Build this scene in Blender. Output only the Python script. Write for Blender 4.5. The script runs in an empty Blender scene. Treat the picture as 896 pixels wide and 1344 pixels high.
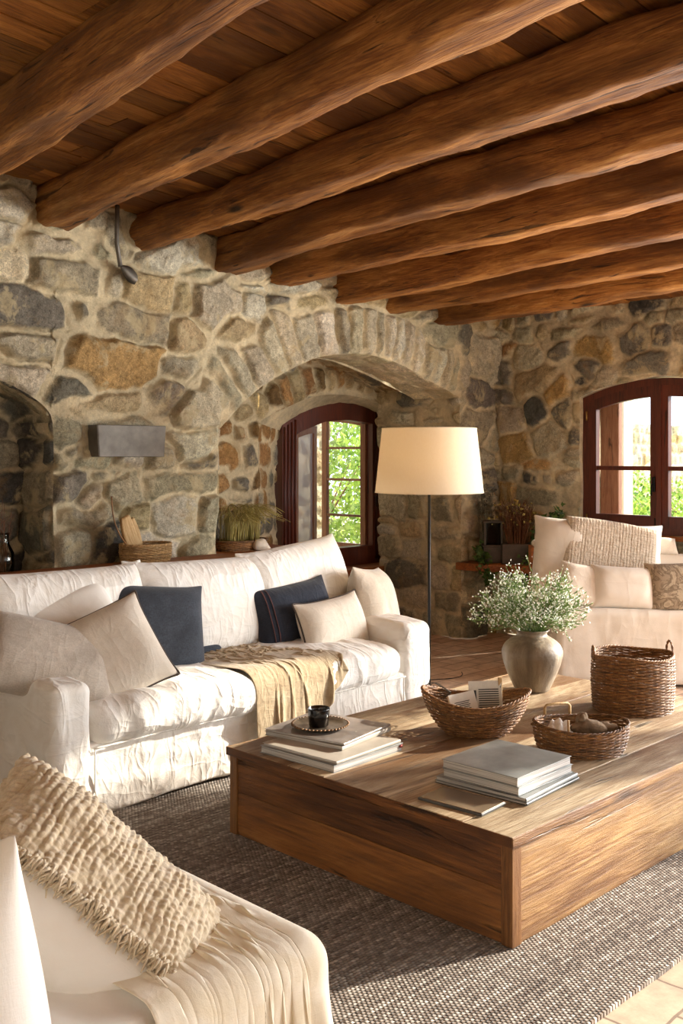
import bpy, bmesh, math, random
import numpy as np
from mathutils import Vector, Matrix, Euler

random.seed(7)
RNG = np.random.default_rng(11)
PI = math.pi
SC = bpy.context.scene
COL = SC.collection

# ------------------------------------------------------------------ camera frame
# room axes: x runs along the arch wall (y = 0) to the corner, y towards the arch wall, z up
CAM = np.array([-7.485, -5.525, 1.6])
FPX = 1341.0
U0, V0 = 448.0, 596.0
S2 = math.sqrt(.5)
FW = np.array([S2, S2, 0.0]); RT = np.array([S2, -S2, 0.0])

def ray(u, v):
    return FW + RT * ((u - U0) / FPX) + np.array([0, 0, (V0 - v) / FPX])
def P(u, v, x=None, y=None, z=None, d=None):
    """point seen at photo pixel (u, v) lying on a plane x=, y=, z= or at depth d"""
    r = ray(u, v)
    if x is not None: t = (x - CAM[0]) / r[0]
    elif y is not None: t = (y - CAM[1]) / r[1]
    elif z is not None: t = (z - CAM[2]) / r[2]
    else: t = d
    return CAM + r * t
def CW(X, Z, z):
    """camera-aligned plan coordinates -> room"""
    p = CAM + RT * X + FW * Z
    return np.array([p[0], p[1], z])

# ------------------------------------------------------------------ noise
def _h(ix, iy, iz, s):
    n = (ix.astype(np.int64) * 374761393 + iy.astype(np.int64) * 668265263 + iz.astype(np.int64) * 2147483647 + s * 974634777) & 0xFFFFFFFF
    n = ((n ^ (n >> 13)) * 1274126177) & 0xFFFFFFFF
    n = ((n ^ (n >> 16)) * 2246822519) & 0xFFFFFFFF
    n = n ^ (n >> 15)
    return (n & 0xFFFFFF) / float(0xFFFFFF)
def vn(p, s=0):
    p = np.asarray(p, float); f = np.floor(p); i = f.astype(np.int64); t = p - f
    t = t * t * (3 - 2 * t); r = 0
    for a in (0, 1):
        for b in (0, 1):
            for c in (0, 1):
                w = (t[..., 0] if a else 1 - t[..., 0]) * (t[..., 1] if b else 1 - t[..., 1]) * (t[..., 2] if c else 1 - t[..., 2])
                r = r + w * _h(i[..., 0] + a, i[..., 1] + b, i[..., 2] + c, s)
    return r * 2 - 1
def fbm(p, o=4, s=0, g=.5):
    p = np.asarray(p, float); a = 1; r = 0; n = 0
    for k in range(o):
        r = r + a * vn(p * (2 ** k), s + k * 17); n += a; a *= g
    return r / n
def sstep(a, b, x):
    t = np.clip((x - a) / (b - a), 0, 1); return t * t * (3 - 2 * t)

# ------------------------------------------------------------------ mesh building
class MB:
    def __init__(s):
        s.v = []; s.f = []; s.n = 0; s.r = []
    def add(s, verts, faces, rnd=None):
        verts = np.asarray(verts, float).reshape(-1, 3)
        s.v.append(verts)
        s.f.extend([tuple(i + s.n for i in f) for f in faces])
        s.r.append(np.full(len(verts), random.random() if rnd is None else rnd))
        s.n += len(verts); return s
    def grid(s, G, cu=False, cv=False, rnd=None, flip=False):
        G = np.asarray(G, float); n, m = G.shape[:2]; F = []
        for i in range(n if cu else n - 1):
            i2 = (i + 1) % n
            for j in range(m if cv else m - 1):
                j2 = (j + 1) % m
                q = (i * m + j, i2 * m + j, i2 * m + j2, i * m + j2)
                F.append(q[::-1] if flip else q)
        return s.add(G.reshape(-1, 3), F, rnd)
    def box(s, a, b, rnd=None, M=None):
        x0, y0, z0 = a; x1, y1, z1 = b
        v = np.array([(x0, y0, z0), (x1, y0, z0), (x1, y1, z0), (x0, y1, z0), (x0, y0, z1), (x1, y0, z1), (x1, y1, z1), (x0, y1, z1)], float)
        if M is not None: v = xf(v, M)
        return s.add(v, [(0, 3, 2, 1), (4, 5, 6, 7), (0, 1, 5, 4), (1, 2, 6, 5), (2, 3, 7, 6), (3, 0, 4, 7)], rnd)
    def tube(s, pts, r, k=6, closed=False, rnd=None, caps=True):
        pts = np.asarray(pts, float); n = len(pts)
        r = np.broadcast_to(np.asarray(r, float), (n,))
        if closed: t = np.roll(pts, -1, 0) - np.roll(pts, 1, 0)
        else:
            t = np.gradient(pts, axis=0)
        t = t / (np.linalg.norm(t, axis=1, keepdims=True) + 1e-12)
        up = np.array([0, 0, 1.0]) if abs(t[0][2]) < .9 else np.array([1.0, 0, 0])
        nrm = np.zeros((n, 3)); a = np.cross(t[0], up); a /= np.linalg.norm(a); nrm[0] = a
        for i in range(1, n):
            a = a - t[i] * np.dot(a, t[i]); a /= (np.linalg.norm(a) + 1e-12); nrm[i] = a
        bi = np.cross(t, nrm)
        th = np.arange(k) * 2 * PI / k
        G = pts[:, None, :] + r[:, None, None] * (np.cos(th)[None, :, None] * nrm[:, None, :] + np.sin(th)[None, :, None] * bi[:, None, :])
        base = s.n
        s.grid(G, cu=closed, cv=True, rnd=rnd)
        if caps and not closed:
            s.f.append(tuple(base + i for i in range(k))); s.f.append(tuple(base + (n - 1) * k + i for i in range(k))[::-1])
        return s
    def lathe(s, prof, k=48, c=(0, 0, 0), rnd=None, sx=1, sy=1, cap0=False, cap1=False):
        prof = np.asarray(prof, float); th = np.arange(k) * 2 * PI / k
        G = np.stack([prof[:, 0][:, None] * np.cos(th) * sx + c[0], prof[:, 0][:, None] * np.sin(th) * sy + c[1],
                      np.repeat(prof[:, 1][:, None], k, 1) + c[2]], -1)
        base = s.n; s.grid(G, cv=True, rnd=rnd, flip=True)
        if cap0: s.f.append(tuple(base + i for i in range(k))[::-1])
        if cap1: s.f.append(tuple(base + (len(prof) - 1) * k + i for i in range(k)))
        return s
    def ico(s, c, r, sub=1, rnd=None, sc=(1, 1, 1), noise=0, seed=0):
        v, f = ICO[sub]; w = v.copy()
        if noise: w = w * (1 + noise * fbm(w * 1.7 + seed * 3.1, 3, seed))[:, None]
        return s.add(w * r * np.array(sc) + np.array(c), f, rnd)
    def build(s, name, mat, parent=None, smooth=True, merge=False, subsurf=0, autosmooth=None):
        me = bpy.data.meshes.new(name)
        V = np.concatenate(s.v) if s.v else np.zeros((0, 3))
        me.from_pydata(V.tolist(), [], s.f)
        at = me.attributes.new('rnd', 'FLOAT', 'POINT'); at.data.foreach_set('value', np.concatenate(s.r).astype(np.float32))
        if merge:
            bm = bmesh.new(); bm.from_mesh(me); bmesh.ops.remove_doubles(bm, verts=bm.verts, dist=1e-4)
            bmesh.ops.recalc_face_normals(bm, faces=bm.faces); bm.to_mesh(me); bm.free()
        me.polygons.foreach_set('use_smooth', [smooth] * len(me.polygons))
        if autosmooth is not None and smooth:
            me.set_sharp_from_angle(angle=math.radians(autosmooth))
        o = bpy.data.objects.new(name, me); COL.objects.link(o)
        if mat is not None: me.materials.append(mat)
        if parent is not None: o.parent = parent
        if subsurf:
            m = o.modifiers.new('s', 'SUBSURF'); m.levels = m.render_levels = subsurf
        return o

def _ico(sub):
    bm = bmesh.new(); bmesh.ops.create_icosphere(bm, subdivisions=sub, radius=1)
    v = np.array([x.co[:] for x in bm.verts]); f = [tuple(y.index for y in x.verts) for x in bm.faces]; bm.free(); return v, f
ICO = {i: _ico(i) for i in (1, 2, 3, 4)}

def xf(v, M):
    M = np.array(M); return v @ M[:3, :3].T + M[:3, 3]
def TR(loc=(0, 0, 0), rot=(0, 0, 0)):
    return Matrix.Translation(Vector(loc)) @ Euler(rot).to_matrix().to_4x4()

def tag(o, label=None, cat=None, group=None, kind=None):
    if label: o['label'] = label
    if cat: o['category'] = cat
    if group: o['group'] = group
    if kind: o['kind'] = kind
    return o
def thing(name, label, cat, loc=(0, 0, 0), rot=(0, 0, 0), group=None):
    o = bpy.data.objects.new(name, None); COL.objects.link(o); o.empty_display_size = .05
    o.location = [float(c) for c in loc]; o.rotation_euler = rot
    return tag(o, label, cat, group)

def rbox(a, b, r, step=.03, fn=None, rnd=.5):
    """rounded box as a fine grid; fn(points, normals) -> displaced points"""
    a = np.array(a, float); b = np.array(b, float); mb = MB()
    c = (a + b) / 2; hs = (b - a) / 2; r = min(r, hs.min() * .999); inn = hs - r
    for ax in range(3):
        o1, o2 = [(1, 2), (2, 0), (0, 1)][ax]
        def samp(h, r):
            n = max(2, int(math.ceil(2 * (h - r) / step)) + 1); k = 4
            e = h - r + r * np.tan(np.linspace(0, PI / 4, k + 1))[1:]
            return np.concatenate([-e[::-1], np.linspace(-(h - r), h - r, n), e])
        s1, s2 = samp(hs[o1], r), samp(hs[o2], r)
        for sg in (-1, 1):
            A, B = np.meshgrid(s1, s2, indexing='ij')
            G = np.zeros(A.shape + (3,)); G[..., o1] = A; G[..., o2] = B; G[..., ax] = sg * hs[ax]
            q = np.clip(G, -inn, inn); dlt = G - q
            nn = dlt / (np.linalg.norm(dlt, axis=-1, keepdims=True) + 1e-9)
            G = q + nn * r + c
            if fn is not None: G = fn(G, nn)
            mb.grid(G, rnd=rnd, flip=(sg < 0))
    return mb
# ------------------------------------------------------------------ materials
def srgb(h):
    c = [int(h[i:i + 2], 16) / 255 for i in (0, 2, 4)]
    return tuple((x / 12.92 if x <= .04045 else ((x + .055) / 1.055) ** 2.4) for x in c) + (1.0,)
class NT:
    def __init__(s, name):
        s.m = bpy.data.materials.new(name); s.m.use_nodes = True; s.t = s.m.node_tree; s.t.nodes.clear()
        s.out = s.n('ShaderNodeOutputMaterial'); s.b = s.n('ShaderNodeBsdfPrincipled'); s.l(s.b.outputs[0], s.out.inputs[0])
    def n(s, ty, **k):
        x = s.t.nodes.new(ty)
        for a, b in k.items(): setattr(x, a, b)
        return x
    def l(s, a, b): s.t.links.new(a, b)
    def set(s, **k):
        for a, b in k.items():
            i = s.b.inputs[a.replace('_', ' ')]
            if hasattr(b, 'links') or hasattr(b, 'is_linked'): s.l(b, i)
            else: i.default_value = b
    def obj(s, scale=(1, 1, 1), rnd=0, rot=(0, 0, 0)):
        c = s.n('ShaderNodeTexCoord').outputs['Object']
        if rnd:
            at = s.n('ShaderNodeAttribute', attribute_name='rnd')
            mu = s.n('ShaderNodeVectorMath', operation='SCALE'); mu.inputs[0].default_value = (rnd, rnd * .77, rnd * 1.3); s.l(at.outputs['Fac'], mu.inputs['Scale'])
            ad = s.n('ShaderNodeVectorMath', operation='ADD'); s.l(c, ad.inputs[0]); s.l(mu.outputs[0], ad.inputs[1]); c = ad.outputs[0]
        mp = s.n('ShaderNodeMapping'); mp.inputs['Scale'].default_value = scale; mp.inputs['Rotation'].default_value = rot; s.l(c, mp.inputs[0])
        return mp.outputs[0]
    def noise(s, vec, scale, detail=4, rough=.55, dist=0, out='Fac'):
        x = s.n('ShaderNodeTexNoise'); x.inputs['Scale'].default_value = scale; x.inputs['Detail'].default_value = detail
        x.inputs['Roughness'].default_value = rough; x.inputs['Distortion'].default_value = dist; s.l(vec, x.inputs['Vector']); return x.outputs[out]
    def vor(s, vec, scale, feature='F1', out='Distance'):
        x = s.n('ShaderNodeTexVoronoi', feature=feature); x.inputs['Scale'].default_value = scale; s.l(vec, x.inputs['Vector']); return x.outputs[out]
    def ramp(s, f, stops):
        x = s.n('ShaderNodeValToRGB'); e = x.color_ramp.elements
        while len(e) > 2: e.remove(e[-1])
        while len(e) < len(stops): e.new(.5)
        for i, (p, c) in enumerate(stops):
            e[i].position = p; e[i].color = c if len(c) == 4 else tuple(c) + (1,)
        s.l(f, x.inputs[0]); return x.outputs[0]
    def math(s, op, a, b=None, clamp=False):
        x = s.n('ShaderNodeMath', operation=op, use_clamp=clamp)
        for i, q in enumerate((a, b)):
            if q is None: continue
            if isinstance(q, (int, float)): x.inputs[i].default_value = q
            else: s.l(q, x.inputs[i])
        return x.outputs[0]
    def mix(s, f, a, b, mode='MIX'):
        x = s.n('ShaderNodeMix', data_type='RGBA', blend_type=mode)
        for i, q in ((0, f), (6, a), (7, b)):
            if isinstance(q, (int, float)): x.inputs[i].default_value = q
            elif isinstance(q, tuple): x.inputs[i].default_value = q
            else: s.l(q, x.inputs[i])
        return x.outputs[2]
    def bump(s, h, strength=.3, dist=.01, prev=None):
        x = s.n('ShaderNodeBump'); x.inputs['Strength'].default_value = strength; x.inputs['Distance'].default_value = dist
        s.l(h, x.inputs['Height'])
        if prev is not None: s.l(prev, x.inputs['Normal'])
        s.l(x.outputs[0], s.b.inputs['Normal']); return x.outputs[0]
def g(v): return (v, v, v, 1)

def mat_stone(name):
    t = NT(name); o = t.obj()
    at = t.n('ShaderNodeAttribute', attribute_name='tint').outputs['Color']
    mo = t.n('ShaderNodeAttribute', attribute_name='mort').outputs['Fac']
    inv = t.math('SUBTRACT', 1.0, mo)
    n1 = t.noise(o, 6, 7, .68, .3); n2 = t.noise(o, 34, 7, .75); n3 = t.noise(o, 120, 4, .7)
    c = t.mix(1.0, at, t.ramp(n1, [(.3, g(.68)), (.5, g(1)), (.7, g(1.28))]), 'MULTIPLY')
    c2 = t.mix(1.0, c, t.ramp(n2, [(.3, g(.5)), (.47, g(.95)), (.53, g(1.05)), (.7, g(1.5))]), 'MULTIPLY')
    c2 = t.mix(1.0, c2, t.ramp(n3, [(.34, g(.5)), (.47, g(1)), (.56, g(1.02)), (.68, g(1.45))]), 'MULTIPLY')
    c = t.mix(t.math('ADD', t.math('MULTIPLY', inv, .65), .25), c, c2)
    # lime mortar smeared over parts of the stones, ochre and rust staining
    sm = t.noise(o, 4.3, 8, .7, .4)
    c = t.mix(t.math('MULTIPLY', t.ramp(sm, [(.53, g(0)), (.60, g(.75))]), inv), c, srgb('c9b993'))
    n4 = t.noise(o, 2.1, 6, .65, .6)
    c = t.mix(t.ramp(n4, [(.55, g(0)), (.68, g(.42))]), c, srgb('ab8650'))
    t.set(Base_Color=c, Roughness=.92)
    b1 = t.bump(n1, .5, .05)
    b2 = t.bump(n2, .9, .022, b1)
    t.bump(n3, .7, .008, b2)
    t.b.inputs['Specular IOR Level'].default_value = .2
    return t.m

def mat_wood(name, cols, axis=0, rough=.6, gs=1.0, stain=None, bump=.35, spec=.35, rnd=7.0, checks=True, var=.35, fibw=.34, along=1.0):
    t = NT(name)
    def sc(ac, al): q = [ac * gs] * 3; q[axis] = al * gs * along; return tuple(q)
    big = t.noise(t.obj(sc(5, .7), rnd), 1, 5, .6, .8)
    mid = t.noise(t.obj(sc(26, 2.6), rnd), 1, 9, .78, .7)
    fibr = t.noise(t.obj(sc(150, 5), rnd), 1, 3, .6)
    fib = t.ramp(fibr, [(.32, g(0)), (.68, g(1))]); midc = t.ramp(mid, [(.3, g(0)), (.7, g(1))]); bigc = t.ramp(big, [(.3, g(0)), (.7, g(1))])
    f = t.math('ADD', t.math('MULTIPLY', bigc, .36), t.math('ADD', t.math('MULTIPLY', midc, .64 - fibw * .7), t.math('MULTIPLY', fib, fibw * .7)))
    c = t.ramp(f, [(.12, cols[0]), (.38, cols[1]), (.62, cols[2]), (.9, cols[3] if len(cols) > 3 else cols[2])])
    rn = t.n('ShaderNodeAttribute', attribute_name='rnd').outputs['Fac']
    c = t.mix(1.0, c, t.ramp(rn, [(0, g(1 - var)), (1, g(1 + var * .6))]), 'MULTIPLY')
    if stain is not None:
        sn = t.noise(t.obj(tuple(x * .16 for x in sc(9, 3)), rnd), 1.5, 6, .62, .8)
        c = t.mix(t.ramp(sn, [(.46, g(0)), (.60, g(.85))]), c, stain)
    if checks:
        kn = t.vor(t.obj(sc(3.2, 1.3), rnd), 1.0)
        c = t.mix(t.ramp(kn, [(.05, g(.9)), (.11, g(0))]), c, tuple(x * .22 for x in cols[0][:3]) + (1,))
    cr = t.noise(t.obj(sc(20, 1.5), rnd), 1, 5, .62, 1.0)
    crk = t.ramp(cr, [(.33, g(1)), (.375, g(0))])
    c = t.mix(t.math('MULTIPLY', crk, .75), c, tuple(x * .25 for x in cols[0][:3]) + (1,))
    t.set(Base_Color=c, Roughness=t.math('ADD', t.math('MULTIPLY', fib, .2), rough - .1))
    t.b.inputs['Specular IOR Level'].default_value = spec
    t.bump(t.math('SUBTRACT', t.math('ADD', t.math('MULTIPLY', fib, .25), t.math('MULTIPLY', midc, .6)), t.math('MULTIPLY', crk, 1.2)), bump, .010)
    return t.m

def mat_cloth(name, col, col2=None, weave=900, wr=.5, rough=.9, wsc=5, speck=0, sheen=.25, wdist=.02, aniso=(1, 1, 1), trans=0, ridge=.16):
    t = NT(name); o = t.obj(aniso); o1 = t.obj()
    n = t.noise(o, wsc, 5, .55, .8)
    c2 = col2 or tuple(x * .86 for x in col[:3]) + (1,)
    c = t.mix(t.ramp(n, [(.35, g(0)), (.65, g(1))]), c2, col)
    wv = t.noise(t.obj((1, 1, .25)), weave * .35, 2, .6); wv2 = t.noise(t.obj((.25, .25, 1)), weave * .35, 2, .6)
    ww = t.math('ADD', wv, wv2)
    if speck: c = t.mix(t.ramp(t.math('MULTIPLY', ww, .5), [(.38, g(speck)), (.62, g(0))]), c, tuple(x * .35 for x in col[:3]) + (1,))
    t.set(Base_Color=c, Roughness=rough); t.b.inputs['Sheen Weight'].default_value = sheen; t.b.inputs['Specular IOR Level'].default_value = .15
    # soft creases running in two directions
    k1 = t.noise(t.obj((1, 1, 3.2), 0, (.3, .5, .4)), wsc * .42, 2, .5, .35)
    k2 = t.noise(t.obj((3.0, 1, 1), 0, (.2, -.4, .5)), wsc * .6, 2, .5, .35)
    def rdg(q): return t.math('POWER', t.math('SUBTRACT', 1.0, t.math('ABSOLUTE', t.math('MULTIPLY', t.math('SUBTRACT', q, .5), 6.0), None, True), True), 2.0)
    b = t.bump(t.math('ADD', t.math('MULTIPLY', n, .6), t.math('MULTIPLY', t.math('ADD', rdg(k1), rdg(k2)), ridge)), wr, wdist)
    t.bump(ww, .25, .0015, b)
    return t.m

def mat_simple(name, col, rough=.5, metal=0, nz=0, nscale=20, spec=.5, bump=0):
    t = NT(name); o = t.obj()
    if nz:
        n = t.noise(o, nscale, 5, .6)
        c = t.mix(1.0, col, t.ramp(n, [(.3, g(1 - nz)), (.7, g(1 + nz))]), 'MULTIPLY'); t.set(Base_Color=c)
        if bump: t.bump(n, bump, .01)
    else: t.set(Base_Color=col)
    t.set(Roughness=rough, Metallic=metal); t.b.inputs['Specular IOR Level'].default_value = spec
    return t.m

def mat_glass(name, tint=(1, 1, 1, 1), refl=.06):
    t = NT(name); t.t.nodes.remove(t.b)
    tr = t.n('ShaderNodeBsdfTransparent'); tr.inputs[0].default_value = tint
    gl = t.n('ShaderNodeBsdfGlossy'); gl.inputs['Roughness'].default_value = .03
    fr = t.n('ShaderNodeFresnel'); fr.inputs[0].default_value = 1.35
    mx = t.n('ShaderNodeMixShader'); t.l(fr.outputs[0], mx.inputs[0]); t.l(tr.outputs[0], mx.inputs[1]); t.l(gl.outputs[0], mx.inputs[2]); t.l(mx.outputs[0], t.out.inputs[0])
    return t.m

def mat_leaf(name, a, b, trans=.35, rough=.5):
    t = NT(name); rn = t.n('ShaderNodeAttribute', attribute_name='rnd').outputs['Fac']
    c = t.mix(rn, a, b); t.set(Base_Color=c, Roughness=rough)
    tl = t.n('ShaderNodeBsdfTranslucent'); t.l(c, tl.inputs[0])
    mx = t.n('ShaderNodeMixShader'); mx.inputs[0].default_value = trans
    t.l(t.b.outputs[0], mx.inputs[1]); t.l(tl.outputs[0], mx.inputs[2]); t.l(mx.outputs[0], t.out.inputs[0]); return t.m

def mat_rug():
    t = NT('rug_weave')
    o = t.obj()
    wob = t.noise(o, 3, 3, .5, 0, 'Color')
    ad = t.n('ShaderNodeMix', data_type='VECTOR'); ad.inputs[0].default_value = .012; t.l(o, ad.inputs[4]); t.l(wob, ad.inputs[5])
    ov = ad.outputs[1]
    # rows of knots running along x, 12 mm apart
    sx = t.n('ShaderNodeSeparateXYZ'); t.l(ov, sx.inputs[0])
    row = t.math('MULTIPLY', sx.outputs['Y'], 1 / .0125)
    rf = t.math('FLOOR', row); frac = t.math('FRACT', row)
    sh = t.math('MULTIPLY', rf, .5)
    kx = t.math('ADD', t.math('MULTIPLY', sx.outputs['X'], 1 / .016), sh)
    kf = t.math('FRACT', kx); kc = t.math('FLOOR', kx)
    def hump(q): return t.math('SINE', t.math('MULTIPLY', q, PI))
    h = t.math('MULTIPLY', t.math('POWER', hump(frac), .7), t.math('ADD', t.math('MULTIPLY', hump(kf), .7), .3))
    cv = t.n('ShaderNodeCombineXYZ'); t.l(kc, cv.inputs[0]); t.l(rf, cv.inputs[1])
    wn = t.n('ShaderNodeTexWhiteNoise', noise_dimensions='2D'); t.l(cv.outputs[0], wn.inputs['Vector'])
    rowr = t.n('ShaderNodeTexWhiteNoise', noise_dimensions='1D'); t.l(rf, rowr.inputs['W'])
    r = t.math('ADD', t.math('MULTIPLY', wn.outputs[0], .6), t.math('MULTIPLY', rowr.outputs[0], .4))
    c = t.ramp(r, [(0, srgb('57493f')), (.3, srgb('786a5e')), (.62, srgb('988c80')), (1, srgb('cfc6ba'))])
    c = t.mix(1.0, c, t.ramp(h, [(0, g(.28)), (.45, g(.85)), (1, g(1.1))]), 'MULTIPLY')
    fz = t.noise(o, 400, 2, .6)
    t.set(Base_Color=c, Roughness=.95); t.b.inputs['Sheen Weight'].default_value = .2; t.b.inputs['Specular IOR Level'].default_value = .1
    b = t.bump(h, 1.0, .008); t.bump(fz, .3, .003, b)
    return t.m

def mat_floor():
    t = NT('terracotta_pavers'); o = t.obj((1, 1, 1), 0, (0, 0, .0))
    bt = t.n('ShaderNodeTexBrick'); bt.inputs['Scale'].default_value = 1.0; bt.inputs['Brick Width'].default_value = .30; bt.inputs['Row Height'].default_value = .15
    bt.inputs['Mortar Size'].default_value = .006; bt.inputs['Mortar Smooth'].default_value = .4
    bt.inputs['Color1'].default_value = srgb('b3957c'); bt.inputs['Color2'].default_value = srgb('ccb29a'); bt.inputs['Mortar'].default_value = srgb('83705e')
    wob = t.noise(o, 6, 3, .5, 0, 'Color'); ad = t.n('ShaderNodeMix', data_type='VECTOR'); ad.inputs[0].default_value = .02; t.l(o, ad.inputs[4]); t.l(wob, ad.inputs[5])
    t.l(ad.outputs[1], bt.inputs['Vector'])
    n = t.noise(o, 9, 6, .65)
    c = t.mix(1.0, bt.outputs['Color'], t.ramp(n, [(.3, g(.7)), (.7, g(1.25))]), 'MULTIPLY')
    t.set(Base_Color=c, Roughness=.75)
    b = t.bump(bt.outputs['Fac'], -.6, .006); t.bump(n, .3, .006, b)
    return t.m

M = {}
M['stone'] = mat_stone('rubble_stone')
M['beam'] = mat_wood('hewn_beam_wood', [srgb('3a200c'), srgb('84501f'), srgb('ba8040'), srgb('e2b473')], 0, .62, 1.0, stain=srgb('5e3817'), bump=.9, var=.2, along=.8)
M['plank'] = mat_wood('ceiling_plank_wood', [srgb('4a290f'), srgb('8a5626'), srgb('b37a3c'), srgb('cf9a58')], 0, .6, .8, stain=srgb('5a3415'), bump=.4, var=.45)
M['ttop'] = mat_wood('weathered_tabletop_wood', [srgb('5e4b36'), srgb('a78f6f'), srgb('d3bf9f'), srgb('e8dcc4')], 0, .55, .8, stain=srgb('6f4a26'), bump=.5, var=.25)
M['tside'] = mat_wood('table_side_wood', [srgb('3f2613'), srgb('8a6036'), srgb('bb925c'), srgb('d6b380')], 0, .5, .6, stain=srgb('5f3d20'), bump=.5, var=.2)
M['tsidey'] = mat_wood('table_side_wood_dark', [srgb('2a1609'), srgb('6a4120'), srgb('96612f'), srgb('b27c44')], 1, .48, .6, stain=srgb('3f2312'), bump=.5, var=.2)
M['wood_v'] = mat_wood('post_wood', [srgb('3c2211'), srgb('6e4724'), srgb('8a5f34')], 2, .55, 1.2, checks=False)
M['shelf'] = mat_wood('shelf_wood', [srgb('4d2510'), srgb('8a4b20'), srgb('ab6a35')], 0, .5, 1.0)
M['frame'] = mat_wood('dark_red_window_wood', [srgb('2c0f07'), srgb('4c1d10'), srgb('632a18')], 2, .42, 1.3, checks=False, bump=.15, spec=.5)
M['frame_in'] = mat_wood('brown_casement_wood', [srgb('4c2a1a'), srgb('7c4d34'), srgb('94664a')], 2, .45, 1.3, checks=False, bump=.15)
M['white'] = mat_cloth('white_linen_slipcover', srgb('efece6'), srgb('e8e3da'), wr=.8, wsc=6.5, wdist=.024)
M['white2'] = mat_cloth('white_cotton', srgb('efebe4'), srgb('e8e2d8'), wr=.5, wsc=5, wdist=.012, ridge=.08)
M['lin_beige'] = mat_cloth('beige_linen', srgb('d9cebf'), srgb('cbbfae'), wr=.5, wsc=6, speck=.25)
M['lin_pale'] = mat_cloth('pale_linen', srgb('e2d8ca'), srgb('d8cdbd'), wr=.45, wsc=6, speck=.15)
M['lin_grey'] = mat_cloth('striped_greige_linen', srgb('cfc4b6'), srgb('b9ad9f'), wr=.4, wsc=7, speck=.35)
M['slate'] = mat_cloth('slate_blue_wool', srgb('4b515b'), srgb('3e434c'), wr=.3, wsc=7, speck=.6, sheen=.15, wdist=.01)
M['navy'] = mat_cloth('navy_linen', srgb('353a46'), srgb('2a2e39'), wr=.5, wsc=7, speck=.5, sheen=.15)
M['cream'] = mat_cloth('cream_muslin', srgb('f1e8d5'), srgb('e6d9be'), wr=.35, wsc=9, wdist=.01)
M['tan'] = mat_cloth('tan_linen', srgb('c6b393'), srgb('b39d7c'), wr=.6, wsc=12, speck=.25, wdist=.012)
M['knit'] = mat_cloth('chunky_cream_knit', srgb('dccbb0'), srgb('cab797'), wr=.4, wsc=22, speck=.3, wdist=.01)
M['knit_g'] = mat_cloth('greige_knit', srgb('cdbfac'), srgb('b9a994'), wr=.6, wsc=30, speck=.4)
M['s2'] = mat_cloth('sand_slipcover', srgb('dcd4c8'), srgb('d2c9bb'), wr=.3, wsc=4)
M['piping'] = mat_simple('dark_piping', srgb('4a4038'), .8)
M['black'] = mat_simple('black_metal', srgb('191613'), .45, .6)
M['iron'] = mat_simple('grey_iron', srgb('6a655e'), .55, .5, .25, 12)
M['blackglass'] = mat_simple('black_glazed', srgb('0c0c0e'), .12, 0, spec=.7)
M['wicker'] = mat_wood('wicker', [srgb('3a2210'), srgb('6b4422'), srgb('946838'), srgb('b68d58')], 2, .5, 6, checks=False, bump=.3, var=.45, spec=.5)
M['wicker_l'] = mat_wood('pale_wicker', [srgb('7d5c36'), srgb('ab8655'), srgb('cbaa79'), srgb('d8bd90')], 2, .6, 6, checks=False, bump=.3, var=.4)
M['paper'] = mat_simple('paper', srgb('d6d1c6'), .8, 0, .06, 40)
M['pages'] = NT('page_edges')
_t = M['pages']; _n = _t.noise(_t.obj((3, 3, 420)), 1, 2, .5); _t.set(Base_Color=_t.ramp(_n, [(.35, srgb('8f8c88')), (.6, srgb('cfccc8'))]), Roughness=.85); M['pages'] = _t.m
M['cover_g'] = mat_simple('grey_cover', srgb('8d9190'), .38, 0, .3, 7, .6)
M['cover_d'] = mat_simple('dark_grey_cover', srgb('50504f'), .4, 0, .3, 9)
M['cover_m'] = mat_simple('brown_picture_cover', srgb('8a8078'), .3, 0, .5, 9, .6)
M['cover_c'] = mat_simple('cream_cover', srgb('b5ada0'), .5, 0, .1, 9)
M['print'] = mat_simple('printed_ink', srgb('3a3632'), .8)
M['print_red'] = mat_simple('red_brown_thread', srgb('5d3a36'), .9)
M['red'] = mat_simple('red_mark', srgb('9a4038'), .6)
M['shade'] = None
M['rug'] = mat_rug(); M['floor'] = mat_floor()
M['glass'] = mat_glass('window_glass')
M['gyp_leaf'] = mat_leaf('sprig_green', srgb('56703a'), srgb('93aa66'))
M['gyp_fl'] = mat_leaf('tiny_blossom', srgb('e4e6d6'), srgb('fbfaf2'), .3, .7)
M['ivy'] = mat_leaf('ivy_leaf', srgb('2c4a1e'), srgb('6a8d46'))
M['hedge'] = mat_leaf('garden_leaf', srgb('4f7a1f'), srgb('b2cc5a'), .5)
M['twig'] = mat_simple('dry_twig', srgb('6b4225'), .8, 0, .3, 30)
M['straw'] = mat_leaf('dry_grass', srgb('a08f45'), srgb('d3c27a'), .3, .8)
M['plaster'] = mat_simple('pale_plaster', srgb('d8cfbf'), .95, 0, .12, 6, .1, .4)
M['gravel'] = mat_simple('pale_gravel', srgb('cdbfa8'), .95, 0, .15, 30, .1, .3)
def mat_shade():
    t = NT('cream_lampshade_fabric'); o = t.obj((1, 1, .2)); n = t.noise(o, 240, 2, .6)
    c = t.mix(n, srgb('efe2c8'), srgb('f7eddb')); t.set(Base_Color=c, Roughness=.9)
    tl = t.n('ShaderNodeBsdfTranslucent'); t.l(c, tl.inputs[0]); mx = t.n('ShaderNodeMixShader'); mx.inputs[0].default_value = .4
    t.l(t.b.outputs[0], mx.inputs[1]); t.l(tl.outputs[0], mx.inputs[2]); t.l(mx.outputs[0], t.out.inputs[0]); t.bump(n, .15, .002); return t.m
M['shade'] = mat_shade()
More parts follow.
